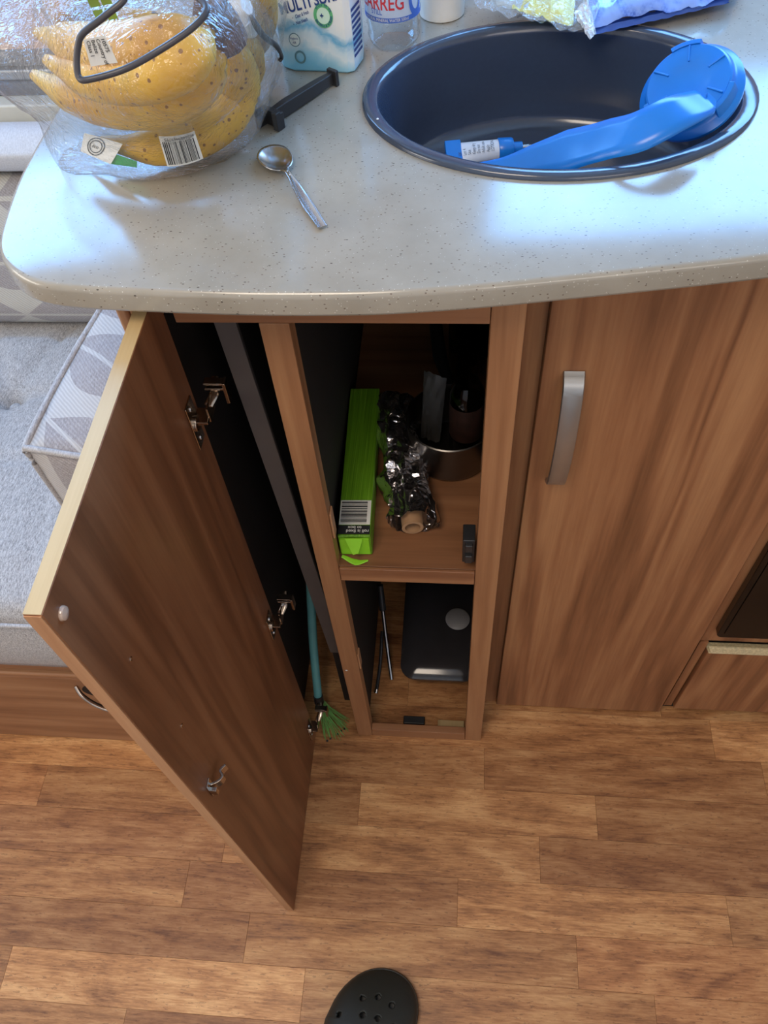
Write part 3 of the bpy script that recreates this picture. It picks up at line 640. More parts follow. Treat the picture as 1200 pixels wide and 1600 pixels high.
# labels printed on / stuck in the bag
def lab(px, z, bulge=0.0):
    c = [at(x, y, 'z', zz) for (x, y), zz in zip(px, z)]
    n = (c[1]-c[0]).cross(c[3]-c[0]).normalized()
    if n.dot(CAM-c[0]) < 0: n = -n
    return patch(c, bulge, tuple(n))
f = lab([(262, 258), (316, 246), (303, 206), (249, 214)], [1.004, 1.004, 1.028, 1.028], 0.002)
obj('barcode_label', rect(f, -.02, 1.02, -.05, 1.03, 0.0002), LABEL, b1)
bars = bmesh.new(); u = 0.03; rb = random.Random(5)
while u < 0.95: 
    w_ = rb.choice((.010, .018, .03)); rect(f, u, u+w_, 0.02, 0.84, 0.0006, bars, 2, 1); u += w_+rb.choice((.012, .02, .03))
obj('barcode', bars, INK, b1)
obj('barcode_number', textbm('4056489469795', f, 0.98, 0.97, 0.135, 0.15, 0.0007, ang=PI), INK, b1)
f = lab([(142, 104), (184, 98), (164, 55), (130, 62)], [1.112, 1.112, 1.128, 1.128])
obj('origin_label', rect(f, 0, 1, 0, 1, 0.0), LABEL, b1, label='white sticker reading Country of Belize')
obj('origin_text', merge(*[textbm(s_, f, 0.76-0.215*i, 0.95, 0.22, 0.21, 0.0005, ang=-PI/2, bold=0.01) for i, s_ in enumerate(('10575', 'Country of', 'Belize', 'Class 1'))]), INK, b1)
f = lab([(128, 236), (166, 252), (182, 222), (134, 208)], [0.992, 0.992, 1.010, 1.010])
obj('logo_panel', rect(f, -.05, 1.2, -.05, 1.0, 0.0), LABEL, b1)
obj('round_logo', merge(ringuv(f, .45, .5, .30, .46, .90, 0.0004), ringuv(f, .45, .5, .22, .33, .88, 0.0004), textbm('eco', f, .32, .42, .16, .26, 0.0004)), INK, b1)
f2 = lab([(172, 256), (214, 262), (214, 252), (166, 236)], [0.990, 0.990, 1.000, 1.000])
obj('green_print', rect(f2, 0, 1, 0, 1, 0.0), plain('green_print', lin(60, 158, 92), 0.4, var=0.3), b1)
# second bag behind
Q2 = []
G2 = 'bananas in the rear clear bag'
Q2 += banana([P(130, -60, 1.12), P(105, -20, 1.10), P(110, 10, 1.08), P(160, 32, 1.07), P(240, 28, 1.07)], 0.017, 'ripe banana at the left of the rear clear bag', G2)
Q2 += banana([P(375, -60, 1.10), P(396, -20, 1.08), P(402, 20, 1.045), P(392, 65, 1.012), P(370, 95, 1.000)], 0.0165, 'spotted banana at the right of the rear clear bag, beside the white cleaning bottle', G2)
Q2 += banana([P(330, -70, 1.12), P(345, -30, 1.10), P(375, 10, 1.07), P(385, 50, 1.03), P(372, 90, 1.003)], 0.0165, 'middle banana of the rear clear bag, behind the white knotted tie', G2)
b2 = bag('banana_bag', Q2, 0.016, 'second clear bag of bananas behind the front one, touching the cleaning bottle', (-0.285, 0.300, 1.050), zt+0.0004, lobes=[P(90, 20, 1.05), P(404, 60, 1.01)], seed=4.2)
f = lab([(130, -10), (168, -18), (186, 30), (152, 36)], [1.150, 1.150, 1.130, 1.130])
GR = plain('green_label', lin(150, 178, 60), 0.4)
gl_ = bmesh.new()
for (u0, v0) in ((.04, .05), (.55, .05), (.04, .55), (.55, .55)): rect(f, u0, u0+.42, v0, v0+.4, 0.0005, gl_, 3, 2)
obj('green_label', gl_, GR, b2)
kn = obj('bag_knot', T([P(395, 50, 1.06), P(380, 36, 1.075), P(372, 18, 1.085), P(385, 8, 1.09)], [0.004, 0.010, 0.012, 0.006], 10, 10), plain('twisted_film', lin(216, 218, 218), 0.35, var=0.1, sc=200, bump=0.8), b2, smooth=True, label='white bunched end of the bag')
# black cord
CORD = plain('black_cord', lin(62, 60, 64), 0.4)
cp = [P(178, -40, 1.16), P(196, -6, 1.156), P(165, 24, 1.150), P(130, 52, 1.142), P(122, 72, 1.136), P(120, 100, 1.128), P(124, 122, 1.122), P(140, 124, 1.122), P(195, 108, 1.124), P(250, 78, 1.132), P(300, 44, 1.138), P(322, 18, 1.142), P(316, 2, 1.144), P(295, -12, 1.146)]
tag(obj('cable', T(cp, 0.0018, 90, 10), CORD, smooth=True), 'loop of thin black cord draped over the front banana bag', 'cable')
cp = [P(392, 24, 1.085), P(398, 36, 1.080), P(412, 56, 1.070), P(432, 72, 1.050), P(440, 88, 1.030), P(437, 95, 1.026)]
tt = obj('twist_tie', T(cp, [0.0012, 0.0024, 0.0022, 0.0015, 0.0016], 30, 10), BLACKP, smooth=True); tag(tt, 'short black tie poking out between the bananas and the white cleaning bottle', 'tie')

# ================================================================== CLEANING BOTTLE
def pouch_mat():
    t = NT('cleaner_print'); tc = t.n('ShaderNodeTexCoord'); sp_ = t.n('ShaderNodeSeparateXYZ'); t.link(tc.outputs['Object'], sp_.inputs[0])
    n = t.noise(tc.outputs['Object'], 70, 4, 0.6, 0.8); z = sp_.outputs[2]; x = sp_.outputs[0]
    wv = t.math('MULTIPLY', t.math('SINE', t.math('MULTIPLY_ADD', x, 70.0, -0.6)), -0.008)
    zz = t.math('ADD', t.math('SUBTRACT', z, wv), t.math('MULTIPLY', t.math('SUBTRACT', n, 0.5), 0.016))
    c = t.ramp(t.math('MULTIPLY', zz, 16.0), [(0.0, lin(120, 190, 224)), (0.18, lin(160, 210, 232)), (0.30, lin(222, 236, 242)), (0.40, lin(206, 228, 238)), (0.50, lin(112, 180, 216)), (0.60, lin(222, 234, 238)), (0.72, lin(236, 238, 236))])
    t.set(col=c, rough=0.35); return t.m
cb = root('cleaning_bottle', (-0.176, 0.262, zt), 'white and blue multi-surface cleaner bottle with a round green badge, behind the black clip', 'bottle')
foot = [(-0.2130, 0.2560), (-0.2085, 0.2455), (-0.1990, 0.2395), (-0.172, 0.2366), (-0.1500, 0.2330), (-0.1445, 0.2355), (-0.1390, 0.2560), (-0.1400, 0.2740), (-0.148, 0.284), (-0.175, 0.2880), (-0.203, 0.2860), (-0.212, 0.272)]
cx, cy = -0.176, 0.2605
rings = [[(cx+(x-cx)*k_, cy+(y-cy)*k_, zt+z) for x, y in foot] for k_, z in ((0.93, 0.0003), (0.99, 0.002), (1, 0.005), (1, 0.12), (0.97, 0.150), (0.80, 0.172), (0.45, 0.186), (0.33, 0.19), (0.33, 0.198))]
obj('bottle_body', loft(bmesh.new(), rings), pouch_mat(), cb, loc=(cx, cy, zt), smooth=True, ang=28)
obj('cap', lathe([(0.0125, 0.198), (0.0135, 0.200), (0.0135, 0.224), (0.012, 0.227), (0, 0.227)], (cx, cy, zt), (0, 0, 1), 28), plain('blue_cap', lin(50, 96, 170), 0.35), cb, smooth=True)
fp = patch([(-0.1990, 0.2395, zt), (-0.1500, 0.2330, zt), (-0.1500, 0.2330, zt+0.1), (-0.1990, 0.2395, zt+0.1)])
NAVY = plain('navy_print', lin(40, 66, 130), 0.5)
obj('title_print', textbm('MULTI SURFACE', fp, -0.08, 0.465, 0.20, 0.125, 0.0003, ang=0.20, bold=0.022), NAVY, cb)
obj('small_print', merge(textbm('Clear & fresh', fp, 0.17, 0.440, 0.046, 0.040, 0.0002, ang=0.2, bold=0.012), textbm('Non bleach', fp, 0.17, 0.390, 0.046, 0.040, 0.0002, ang=0.2, bold=0.012), textbm('.', fp, 0.11, 0.440, .12, .07, 0.0002), textbm('.', fp, 0.11, 0.390, .12, .07, 0.0002)), NAVY, cb)
obj('badge_ring', ringuv(fp, .655, .468, .165, .095, .68, 0.0003), plain('green_badge', lin(96, 178, 120), 0.5), cb)
obj('badge_face', ringuv(fp, .655, .468, .112, .064, 0, 0.0003), plain('badge_face', lin(205, 232, 214), 0.5), cb)
obj('badge_cross', merge(rect(fp, .60, .66, .463, .475, .0005), rect(fp, .624, .638, .451, .487, .0005)), NAVY, cb)
rt = []
for txt, a0, sgn in (('KILLS 99.9%', 2.45, -1), ('BACTERIA & VIRUSES', 3.5, 1)):
    for i, ch in enumerate(txt):
        if ch == ' ': continue
        a_ = a0+sgn*i*(0.185 if sgn < 0 else 0.155); rr_ = .80 if sgn < 0 else .90
        rt.append(textbm(ch, fp, .655+.165*rr_*math.cos(a_), .468+.095*rr_*math.sin(a_), .045, .026, .0005, ang=0 if False else a_+(-PI/2 if sgn < 0 else PI/2), bold=0.02))
obj('badge_text', merge(*rt), NAVY, cb)
obj('round_stamps', merge(ringuv(fp, .10, .27, .10, .055, .9, .0004), ringuv(fp, .16, .13, .10, .055, .7, .0004)), plain('stamp_print', lin(90, 130, 140), 0.5), cb)
obj('stamp_face', ringuv(fp, .10, .27, .085, .047, 0, .0003), plain('stamp_face', lin(214, 226, 222), 0.5), cb)
obj('stamp_text', merge(textbm('Hygienic', fp, .02, .275, .042, .028, .0006), textbm('AIR', fp, .06, .24, .042, .028, .0006)), NAVY, cb)
fs_ = patch([(-0.1445, 0.2355, zt), (-0.1390, 0.2560, zt), (-0.1390, 0.2560, zt+0.1), (-0.1445, 0.2355, zt+0.1)])
st_ = bmesh.new()
for i in range(9): rect(fs_, .05, .95, .12+.045*i, .145+.045*i, .0003, st_, 2, 1)
obj('side_stripes', st_, NAVY, cb)
# ================================================================== WATER BOTTLE
wb = root('water_bottle', (-0.112, 0.290, zt), 'small clear plastic water bottle with white, red and blue label beside the cleaning bottle', 'bottle')
R_ = 0.0235; wx, wy = -0.1145, 0.2885
rings = []
for r, z in ((0.012, 0.002), (0.018, 0.0006), (0.0215, 0.003), (0.0232, 0.008), (0.0222, 0.013), (0.0235, 0.018), (0.0228, 0.022), (0.0235, 0.026), (0.0235, 0.11), (0.021, 0.125), (0.013, 0.140), (0.010, 0.146), (0.010, 0.160)):
    rings.append([(wx+(r*(1-(0.05*abs(math.sin(3*2*PI*i/48)) if z < .02 else 0)))*math.cos(2*PI*i/48), wy+(r*(1-(0.05*abs(math.sin(3*2*PI*i/48)) if z < .02 else 0)))*math.sin(2*PI*i/48), zt+z) for i in range(48)])
obj('bottle_body', loft(bmesh.new(), rings), CLEAR, wb, smooth=True)
obj('label_band', loft(bmesh.new(), [[(wx+(R_+.0003)*math.cos(2*PI*i/48), wy+(R_+.0003)*math.sin(2*PI*i/48), zt+z) for i in range(48)] for z in (0.026, 0.092)], False, False), translucent('bottle_label', lin(222, 230, 240)), wb, smooth=True)
def fw(u, v, h=0):
    a_ = -PI/2-0.10+(u-.5)*2.2; return Vector((wx+(R_+.0006+h)*math.cos(a_), wy+(R_+.0006+h)*math.sin(a_), zt+v*0.1))
RED = plain('red_print', lin(206, 54, 62), 0.5); BLP = plain('blue_print', lin(74, 112, 196), 0.5)
obj('brand_text', merge(textbm('BRECON', fw, -.06, .475, .22, .155, .0001, bold=0.012), textbm('CARREG', fw, -.06, .365, .22, .155, .0001, bold=0.012)), RED, wb)
obj('still_text', textbm('STILL', fw, .20, .325, .09, .06, .0001, bold=0.01), BLP, wb)
obj('blue_band', rect(fw, -.6, 1.6, .262, .302, 0, None, 40, 1), BLP, wb)
obj('blue_roundel', ringuv(fw, 1.02, .42, .16, .15, .62, .0002), BLP, wb)
obj('band_text', textbm('NATURAL MINERAL WATER 500ml', fw, .05, .272, .052, .036, .0003), LABEL, wb)
# ================================================================== WHITE CONTAINER
wc = root('white_tub', (-0.073, 0.343, zt), 'plain white cylindrical tub standing behind the rim of the sink, right of the water bottle', 'tub')
obj('tub_body', lathe([(0.0, 0.0003), (0.0195, 0.0003), (0.0205, 0.0012), (0.0207, 0.004), (0.0207, 0.10), (0.0195, 0.104), (0.0, 0.104)], (-0.0735, 0.3395, zt), (0, 0, 1), 40), plain('ivory_plastic', lin(226, 222, 212), 0.35), wc, smooth=True)
obj('lid', lathe([(0.0, 0.105), (0.0215, 0.105), (0.0215, 0.118), (0.020, 0.120), (0, 0.120)], (-0.0735, 0.3395, zt), (0, 0, 1), 40), WHITEP, wc, smooth=True)
# ================================================================== PACKETS over the back of the sink
def crumple(corners, th, nx=34, ny=20, amp=0.006, seed=0.0, k=9.0):
    f_ = patch(corners); bm = bmesh.new(); rows = []
    for sgn in (1, -1):
        g_ = []
        for j in range(ny+1):
            g_.append([])
            for i in range(nx+1):
                u, v = i/nx, j/ny; e = (4*u*(1-u))**.5*(4*v*(1-v))**.5
                p = f_(u, v); nn = noise.noise(Vector((u*k, v*k*0.6, seed))); n3 = abs(noise.noise(Vector((u*k*2, v*k*1.4, seed+3))))
                g_[-1].append(bm.verts.new(f_(u+0.015*noise.noise(Vector((v*6, seed, 0))), v+0.03*noise.noise(Vector((u*6, 0, seed))), sgn*th*e+amp*nn-amp*n3)))
        rows.append(g_)
    for s_, g_ in enumerate(rows):
        for j in range(ny):
            for i in range(nx): bm.faces.new((g_[j][i], g_[j][i+1], g_[j+1][i+1], g_[j+1][i]))
    bmesh.ops.remove_doubles(bm, verts=bm.verts, dist=1e-5); return bm
pk = root('clear_packet', (0.0, 0.345, 1.02), 'crumpled clear packet with yellow and white print, overhanging the back of the sink', 'packet')
PC = [P(905, 60, 1.000), P(905, -90, 1.030), P(700, -100, 1.030), P(745, 8, 1.010)]
PC = [P(745, 8, 1.008), P(925, 52, 0.998), P(960, -90, 1.02), P(720, -100, 1.02)]
obj('packet_film', crumple(PC, 0.010, seed=2.0), FILMB, pk, smooth=True, ang=80)
YL = plain('yellow_print', lin(226, 222, 110), 0.45); 
obj('yellow_print', crumple([P(800, 14, 1.000), P(895, 40, 0.996), P(905, -60, 1.015), P(800, -60, 1.015)], 0.004, 16, 10, 0.004, 5.0), YL, pk, smooth=True)
obj('white_print', crumple([P(765, 6, 1.000), P(830, 22, 0.998), P(840, -40, 1.012), P(775, -40, 1.012)], 0.005, 12, 10, 0.004, 8.0), plain('pale_print', lin(190, 206, 214), 0.4), pk, smooth=True)
obj('folded_corner', crumple([P(897, 20, 1.006), P(922, 62, 0.998), P(932, 50, 0.998), P(918, -10, 1.012)], 0.003, 10, 10, 0.003, 3.0), film('white_fold', 0.75), pk, smooth=True)
bp_ = root('blue_packet', (0.10, 0.35, 1.0), 'bright blue shiny patterned packet lying on the worktop behind the sink', 'packet')
def bluep():
    t = NT('blue_packet_print'); v = t.coord((1, 1, 1), False, rot=(0, 0, 0.8)); ck = t.n('ShaderNodeTexChecker'); t.link(v, ck.inputs[0]); ck.inputs['Scale'].default_value = 420; ck.inputs[1].default_value = lin(72, 110, 206); ck.inputs[2].default_value = lin(104, 142, 226)
    n = t.noise(v, 22, 3); c = t.mix(t.ramp(n, [(0.52, (0, 0, 0, 1)), (0.6, (1, 1, 1, 1))]), ck.outputs[0], lin(140, 172, 238)); t.set(col=c, rough=0.18, coat=0.6); t.bump(t.noise(v, 30, 3, .5, 1), 0.5, 0.004); return t.m
obj('packet_body', crumple([P(920, 40, 0.996), P(1150, -6, 0.996), P(1180, -100, 1.0), P(905, -95, 1.02)], 0.012, 40, 22, 0.005, 11.0, 6.0), bluep(), bp_, smooth=True, ang=80)
obj('packet_seam', crumple([P(925, 54, 0.990), P(1140, 4, 0.990), P(1140, -8, 0.994), P(925, 38, 0.994)], 0.0012, 40, 4, 0.002, 1.0, 5.0), plain('blue_seam', lin(62, 96, 178), 0.25), bp_, smooth=True)

# ================================================================== SOFA
YS = -0.032; XE = -0.3185
sf = root('sofa', (-1.0, 0.2, 0), 'built-in grey sofa bench with a wooden base, left of the kitchen cabinets', 'sofa')
obj('base_panel', B(XL, XE, YS, YS+0.014, 0.004, 0.262), W_SOFA, sf, bev=0.0015)
obj('base_lip', B(XL, XE, YS-0.0015, YS+0.012, 0.264, 0.276), W_SOFA, sf, bev=0.004, seg=3)
obj('base_groove', B(XL, XE, YS+0.010, YS+0.016, 0.262, 0.300), DARK, sf)
obj('top_board', B(XL, XE, YS, YS+0.40, 0.290, 0.322), W_SOFA, sf, bev=0.001)
obj('seat_liner', B(XL, XE, YS-0.001, YS+0.40, 0.3225, 0.3265), plain('olive_liner', lin(128, 118, 62), 0.8), sf)
obj('base_shadow_gap', B(XL, XE, YS+0.004, YS+0.016, 0.0, 0.0035), DARK, sf)
hd = T([(-0.600, YS-0.001, 0.238), (-0.592, YS-0.010, 0.226), (-0.575, YS-0.016, 0.206), (-0.550, YS-0.017, 0.190), (-0.525, YS-0.016, 0.206), (-0.508, YS-0.010, 0.226), (-0.500, YS-0.001, 0.238)], ([0.0030, 0.0042, 0.0030], [0.0018, 0.0022, 0.0018]), 30, 10, up=(0, 0, 1))
obj('handle', hd, CHROME, sf, smooth=True, label='curved chrome pull handle')
obj('handle_recess', lathe([(0.045, 0), (0.045, 0.001), (0.0, 0.001)], (-0.55, YS-0.0002, 0.222), (0, -1, 0), 32, sx=1, sy=0.6), DARK, sf)
# seat cushion
def cushion(x0, x1, y0, y1, z0, z1, r, bm=None, dimples=(), nx=70, ny=44, puff=0.01, seams=()):
    bm = bm or bmesh.new()
    def top(u, v):
        x = x0+(x1-x0)*u; y = y0+(y1-y0)*v; e = min(u*(x1-x0), (1-u)*(x1-x0), v*(y1-y0), (1-v)*(y1-y0))
        z = z1-(r*(1-min(1, e/r))**2.2)*1.0+puff*min(1, e/0.08)
        for (a_, b_, dp, rd) in dimples:
            q2 = ((x-a_)**2+(y-b_)**2)**.5; z -= dp*math.exp(-(q2/rd)**2)+dp*.55*math.exp(-(q2/(rd*3.2))**2)
        for (p_, q_, dp, wd) in seams:
            P_, Q_ = Vector(p_), Vector(q_); d_ = Q_-P_; t_ = max(0, min(1, (Vector((x, y))-P_).dot(d_)/d_.length_squared)); dist = (Vector((x, y))-(P_+d_*t_)).length
            z -= dp*math.exp(-(dist/wd)**2)
        return Vector((x, y, z))
    g_ = [[bm.verts.new(top(i/nx, j/ny)) for i in range(nx+1)] for j in range(ny+1)]
    for j in range(ny):
        for i in range(nx): bm.faces.new((g_[j][i], g_[j][i+1], g_[j+1][i+1], g_[j+1][i]))
    per = [g_[0][i] for i in range(nx+1)]+[g_[j][nx] for j in range(1, ny+1)]+[g_[ny][i] for i in range(nx-1, -1, -1)]+[g_[j][0] for j in range(ny-1, 0, -1)]
    prev = per; zr = z1-r
    for k_ in range(1, 6):
        f_ = k_/5; cur = []
        for v in per:
            dx = (1 if v.co.x > x1-1e-5 else -1 if v.co.x < x0+1e-5 else 0); dy = (1 if v.co.y > y1-1e-5 else -1 if v.co.y < y0+1e-5 else 0)
            o_ = 0.012*math.sin(PI*f_); cur.append(bm.verts.new((v.co.x+dx*o_, v.co.y+dy*o_, v.co.z+(z0-v.co.z)*f_)))
        for i in range(len(per)): j = (i+1) % len(per); bm.faces.new((prev[i], prev[j], cur[j], cur[i]))
        prev = cur
    bm.faces.new(list(reversed(prev))); return bm
dim = [(-0.715, 0.315, 0.020, 0.018), (-1.02, 0.315, 0.020, 0.018), (-0.56, 0.30, 0.012, 0.018)]
seams = [((-0.715, 0.315), (-0.40, 0.37), 0.009, 0.008), ((-0.715, 0.315), (-1.02, 0.315), 0.009, 0.008), ((-0.715, 0.315), (-0.66, 0.47), 0.010, 0.008), ((-0.715, 0.315), (-0.80, 0.47), 0.010, 0.008), ((-1.3, 0.195), (-0.34, 0.190), 0.006, 0.005), ((-0.60, 0.19), (-0.575, -0.04), 0.004, 0.008)]
obj('seat_cushion', cushion(XL+0.01, XE-0.004, YS-0.010, 0.505, 0.327, 0.478, 0.022, dimples=dim, seams=seams, nx=130, ny=60), F_SEAT, sf, smooth=True, ang=80)
obj('seat_piping', T([(XL+0.02, YS-0.016, 0.462), (-0.8, YS-0.0165, 0.462), (XE-0.006, YS-0.016, 0.462)], 0.0028, 20, 8), PIPE, sf, smooth=True)
obj('button', lathe([(0.008, 0), (0.0085, 0.002), (0.006, 0.0042), (0, 0.005)], (-0.715, 0.315, 0.455), (0, 0, 1), 18), F_SEAT, sf, smooth=True)
# backrest
def slab(x0, x1, p0, p1, th, bulge, nx=40, ny=24):
    """leaning back cushion between line p0 (y,z) bottom and p1 top"""
    bm = bmesh.new(); a_ = Vector((0, p0[0], p0[1])); b_ = Vector((0, p1[0], p1[1])); up_ = (b_-a_); nrm = Vector((0, -up_.z, up_.y)).normalized()
    def pt(u, v, s_):
        e = (min(1, min(u, 1-u)*(x1-x0)/0.03)**.5)*(min(1, min(v, 1-v)*up_.length/0.03)**.5)
        return Vector((x0+(x1-x0)*u, 0, 0))+a_+up_*v+nrm*(s_*(th/2)*(0.35+0.65*e)+ (bulge*math.sin(PI*v) if s_ > 0 else 0))
    gs = [[[bm.verts.new(pt(i/nx, j/ny, s_)) for i in range(nx+1)] for j in range(ny+1)] for s_ in (1, -1)]
    for g_ in gs:
        for j in range(ny):
            for i in range(nx): bm.faces.new((g_[j][i], g_[j][i+1], g_[j+1][i+1], g_[j+1][i]))
    for i in range(nx): 
        for j in (0, ny): bm.faces.new((gs[0][j][i], gs[0][j][i+1], gs[1][j][i+1], gs[1][j][i]))
    for j in range(ny):
        for i in (0, nx): bm.faces.new((gs[0][j][i], gs[0][j+1][i], gs[1][j+1][i], gs[1][j][i]))
    return bm
bc_ = obj('back_cushion', slab(XL+0.02, -0.335, (0.478, 0.486), (0.560, 0.690), 0.085, 0.010), F_LEAF, smooth=True, ang=80); tag(bc_, 'leaf-patterned grey back cushion leaning along the rear of the sofa', 'cushion')
hc_ = obj('headrest_bolster', slab(XL+0.02, -0.335, (0.548, 0.702), (0.562, 0.758), 0.075, 0.004, 40, 14), F_BACK, smooth=True, ang=80); tag(hc_, 'pale grey padded bolster along the top of the sofa back', 'bolster')
# scatter bolster against the cabinet end
sb_ = root('scatter_cushion', (-0.42, 0.18, 0.48), 'leaf-patterned grey piped cushion standing on the sofa against the cabinet end', 'cushion')
cor = {(0, 0): ((-0.500, 0.046), (-0.500, 0.040)), (1, 0): ((-0.3300, 0.022), (-0.3300, 0.020)), (1, 1): ((-0.3300, 0.330), (-0.3300, 0.330)), (0, 1): ((-0.4550, 0.310), (-0.4550, 0.310))}
def sc_pt(u, v, w_):
    def bl(k_): 
        a_, b_, c_, d_ = [Vector(cor[q_][k_]+(0,)) for q_ in ((0, 0), (1, 0), (1, 1), (0, 1))]; return a_*(1-u)*(1-v)+b_*u*(1-v)+c_*u*v+d_*(1-u)*v
    p_ = bl(0).lerp(bl(1), w_); zt_ = 0.702+0.02*v; p_.z = 0.484+(zt_-0.484)*w_; return p_
bm = bmesh.new()
N_ = 14
def face(fn, nrm_amp):
    g_ = [[bm.verts.new(fn(i/N_, j/N_, nrm_amp*(16*(i/N_)*(1-i/N_)*(j/N_)*(1-j/N_)))) for i in range(N_+1)] for j in range(N_+1)]
    for j in range(N_):
        for i in range(N_): bm.faces.new((g_[j][i], g_[j][i+1], g_[j+1][i+1], g_[j+1][i]))
wr = lambda u, v, s_: 0.006*noise.noise(Vector((u*4, v*4, s_)))
face(lambda a_, b_, k_: sc_pt(a_, b_, 1)+Vector((0, 0, k_*1.0+wr(a_, b_, 1)*(k_ > 0))), 0.016)
face(lambda a_, b_, k_: sc_pt(a_, b_, 0), 0)
face(lambda a_, b_, k_: sc_pt(a_, 0, b_)+Vector((0, -k_+wr(a_, b_, 2)*(k_ > 0), 0)), 0.014)
face(lambda a_, b_, k_: sc_pt(a_, 1, b_)+Vector((0, k_, 0)), 0.012)
face(lambda a_, b_, k_: sc_pt(0, a_, b_)+Vector((-k_, 0, 0)), 0.012)
face(lambda a_, b_, k_: sc_pt(1, a_, b_), 0.0)
bmesh.ops.remove_doubles(bm, verts=bm.verts, dist=1e-5)
obj('cushion_body', bm, F_LEAF2, sb_, smooth=True, ang=80)
pl_ = [sc_pt(0, 1, 1), sc_pt(0, .75, 1), sc_pt(0, .5, 1)+Vector((-.003, 0, 0)), sc_pt(0, .25, 1)+Vector((-.003, 0, 0)), sc_pt(0, 0.02, 1), sc_pt(0, 0, 0.93), sc_pt(0, 0, .6), sc_pt(0, 0, .3), sc_pt(0, 0, 0.03)]
obj('piping', T(pl_, 0.0036, 60, 10), PIPE, sb_, smooth=True)
obj('piping', T([sc_pt(0, 0, 1), sc_pt(.5, 0, 1)+Vector((0, -.003, 0)), sc_pt(1, 0, 1)], 0.0036, 20, 10), PIPE, sb_, smooth=True)

# ================================================================== INSIDE THE UPPER COMPARTMENT
zs = 0.5434
def barcode(f_, u0, u1, v0, v1, h, alongu=True, seed=1):
    bm_ = bmesh.new(); rb_ = random.Random(seed); s_ = u0 if alongu else v0; e_ = u1 if alongu else v1; L_ = e_-s_
    while s_ < e_-0.03*L_:
        w__ = L_*rb_.choice((.02, .035, .055))
        rect(f_, s_, s_+w__, v0, v1, h, bm_, 1, 1) if alongu else rect(f_, u0, u1, s_, s_+w__, h, bm_, 1, 1)
        s_ += w__+L_*rb_.choice((.02, .03, .045))
    return bm_
gb = root('green_carton', (-0.165, 0.12, zs), 'long green cardboard roll box with a barcode, at the left of the upper shelf', 'box')
def green_mat():
    t = NT('green_carton_print'); n = t.noise(t.coord((600, 8, 600), False), 1.0, 2, .7); t.set(col=t.ramp(n, [(0.35, lin(84, 132, 18)), (0.6, lin(110, 162, 32)), (0.8, lin(156, 196, 80))]), rough=0.45); return t.m
GC = green_mat(); gx0, gx1, gy0, gy1, gh = -0.1800, -0.1430, 0.020, 0.300, 0.040
mg = Matrix.Translation((-0.1620, 0.020, zs)) @ Matrix.Rotation(0.030, 4, 'Z')
obj('carton_body', B(-0.0185, 0.0185, 0.0, 0.225, 0.0, 0.038, m=mg), GC, gb, bev=0.0012)
fg = lambda u, v, h=0: mg @ Vector((-0.0185+0.037*u, 0.28*v, 0.038+0.0003+h))
obj('label_area', rect(fg, .02, .97, .055, .175, 0.0), LABEL, gb)
obj('barcode', barcode(fg, .06, .86, .062, .168, 0.0003, False, 3), INK, gb)
obj('black_band', rect(fg, .01, .98, .008, .052, 0.0001), INK, gb)
fg2 = lambda u, v, h=0: mg @ Vector((-0.0185+0.037*u, -0.0004-h, 0.038*v))
obj('band_text', merge(textbm('roll is fixed', fg, .95, .030, .155, .0205, 0.0004, ang=PI, bold=.01), textbm('to box', fg, .72, .047, .155, .0205, 0.0004, ang=PI, bold=.01)) , LABEL, gb)
GL = plain('bright_green_card', lin(140, 206, 40), 0.5)
obj('end_flap', merge(B(-0.0165, 0.0165, -0.0022, -0.0002, 0.004, 0.034, m=mg), loft(bmesh.new(), [[mg @ Vector(p) for p in ((-0.010, -0.003, 0.037), (0.010, -0.003, 0.037), (0.004, -0.010, 0.018), (-0.002, -0.011, 0.016))], [mg @ Vector(p) for p in ((-0.010, -0.0022, 0.037), (0.010, -0.0022, 0.037), (0.004, -0.009, 0.017), (-0.002, -0.010, 0.015))]])), GL, gb, label='torn bright green end flap')
obj('torn_strip', T([mg @ Vector((-0.016, -0.006, 0.006)), mg @ Vector((0, -0.012, 0.002)), mg @ Vector((0.014, -0.010, 0.003))], ([0.002, 0.004, 0.001], [0.0004]*2), 10, 6), GL, gb)
# foil
def foil_mat():
    t = NT('foil'); v = t.coord((1, 1, 1)); a_ = t.vor(t.coord((1, .5, 1)), 55); n_ = t.noise(v, 40, 2, .5, 1.5)
    t.set(col=lin(236, 232, 234), rough=0.2, metal=1.0); t.bump(t.math('ADD', a_.outputs['Distance'], n_), 1.0, 0.006); return t.m
FOILM = foil_mat()
fo = root('foil_roll', (-0.118, 0.14, zs), 'roll of crumpled silver foil beside the green box on the upper shelf', 'foil roll')
bm = bmesh.new(); rings = []; Pn = spline([(-0.1000, 0.053, zs+0.019), (-0.114, 0.14, zs+0.020), (-0.134, 0.235, zs+0.022)], 60)
for i, p in enumerate(Pn):
    row = []
    for k_ in range(44):
        a_ = 2*PI*k_/44; rx = 0.0262+0.004*math.sin(i*0.25)*math.cos(a_); dv_ = Vector((math.cos(a_), 0, math.sin(a_)*0.85))
        r_ = rx*(1+0.40*abs(noise.noise(Vector((i*0.10, math.cos(a_)*1.6, math.sin(a_)*1.6))))-0.22*abs(noise.noise(Vector((i*.20, math.cos(a_)*3+7, math.sin(a_)*3)))))
        if abs(a_-PI/2-0.5) < 0.28 and i < 24: r_ *= 0.72
        q_ = p+dv_*r_; q_.z = max(q_.z, zs+0.0004); q_.y += 0.004*noise.noise(Vector((a_*3, i*.2, 1))); row.append(q_)
    rings.append(row)
obj('foil_sheet', loft(bm, rings, False, False), FOILM, fo, smooth=True, ang=28)
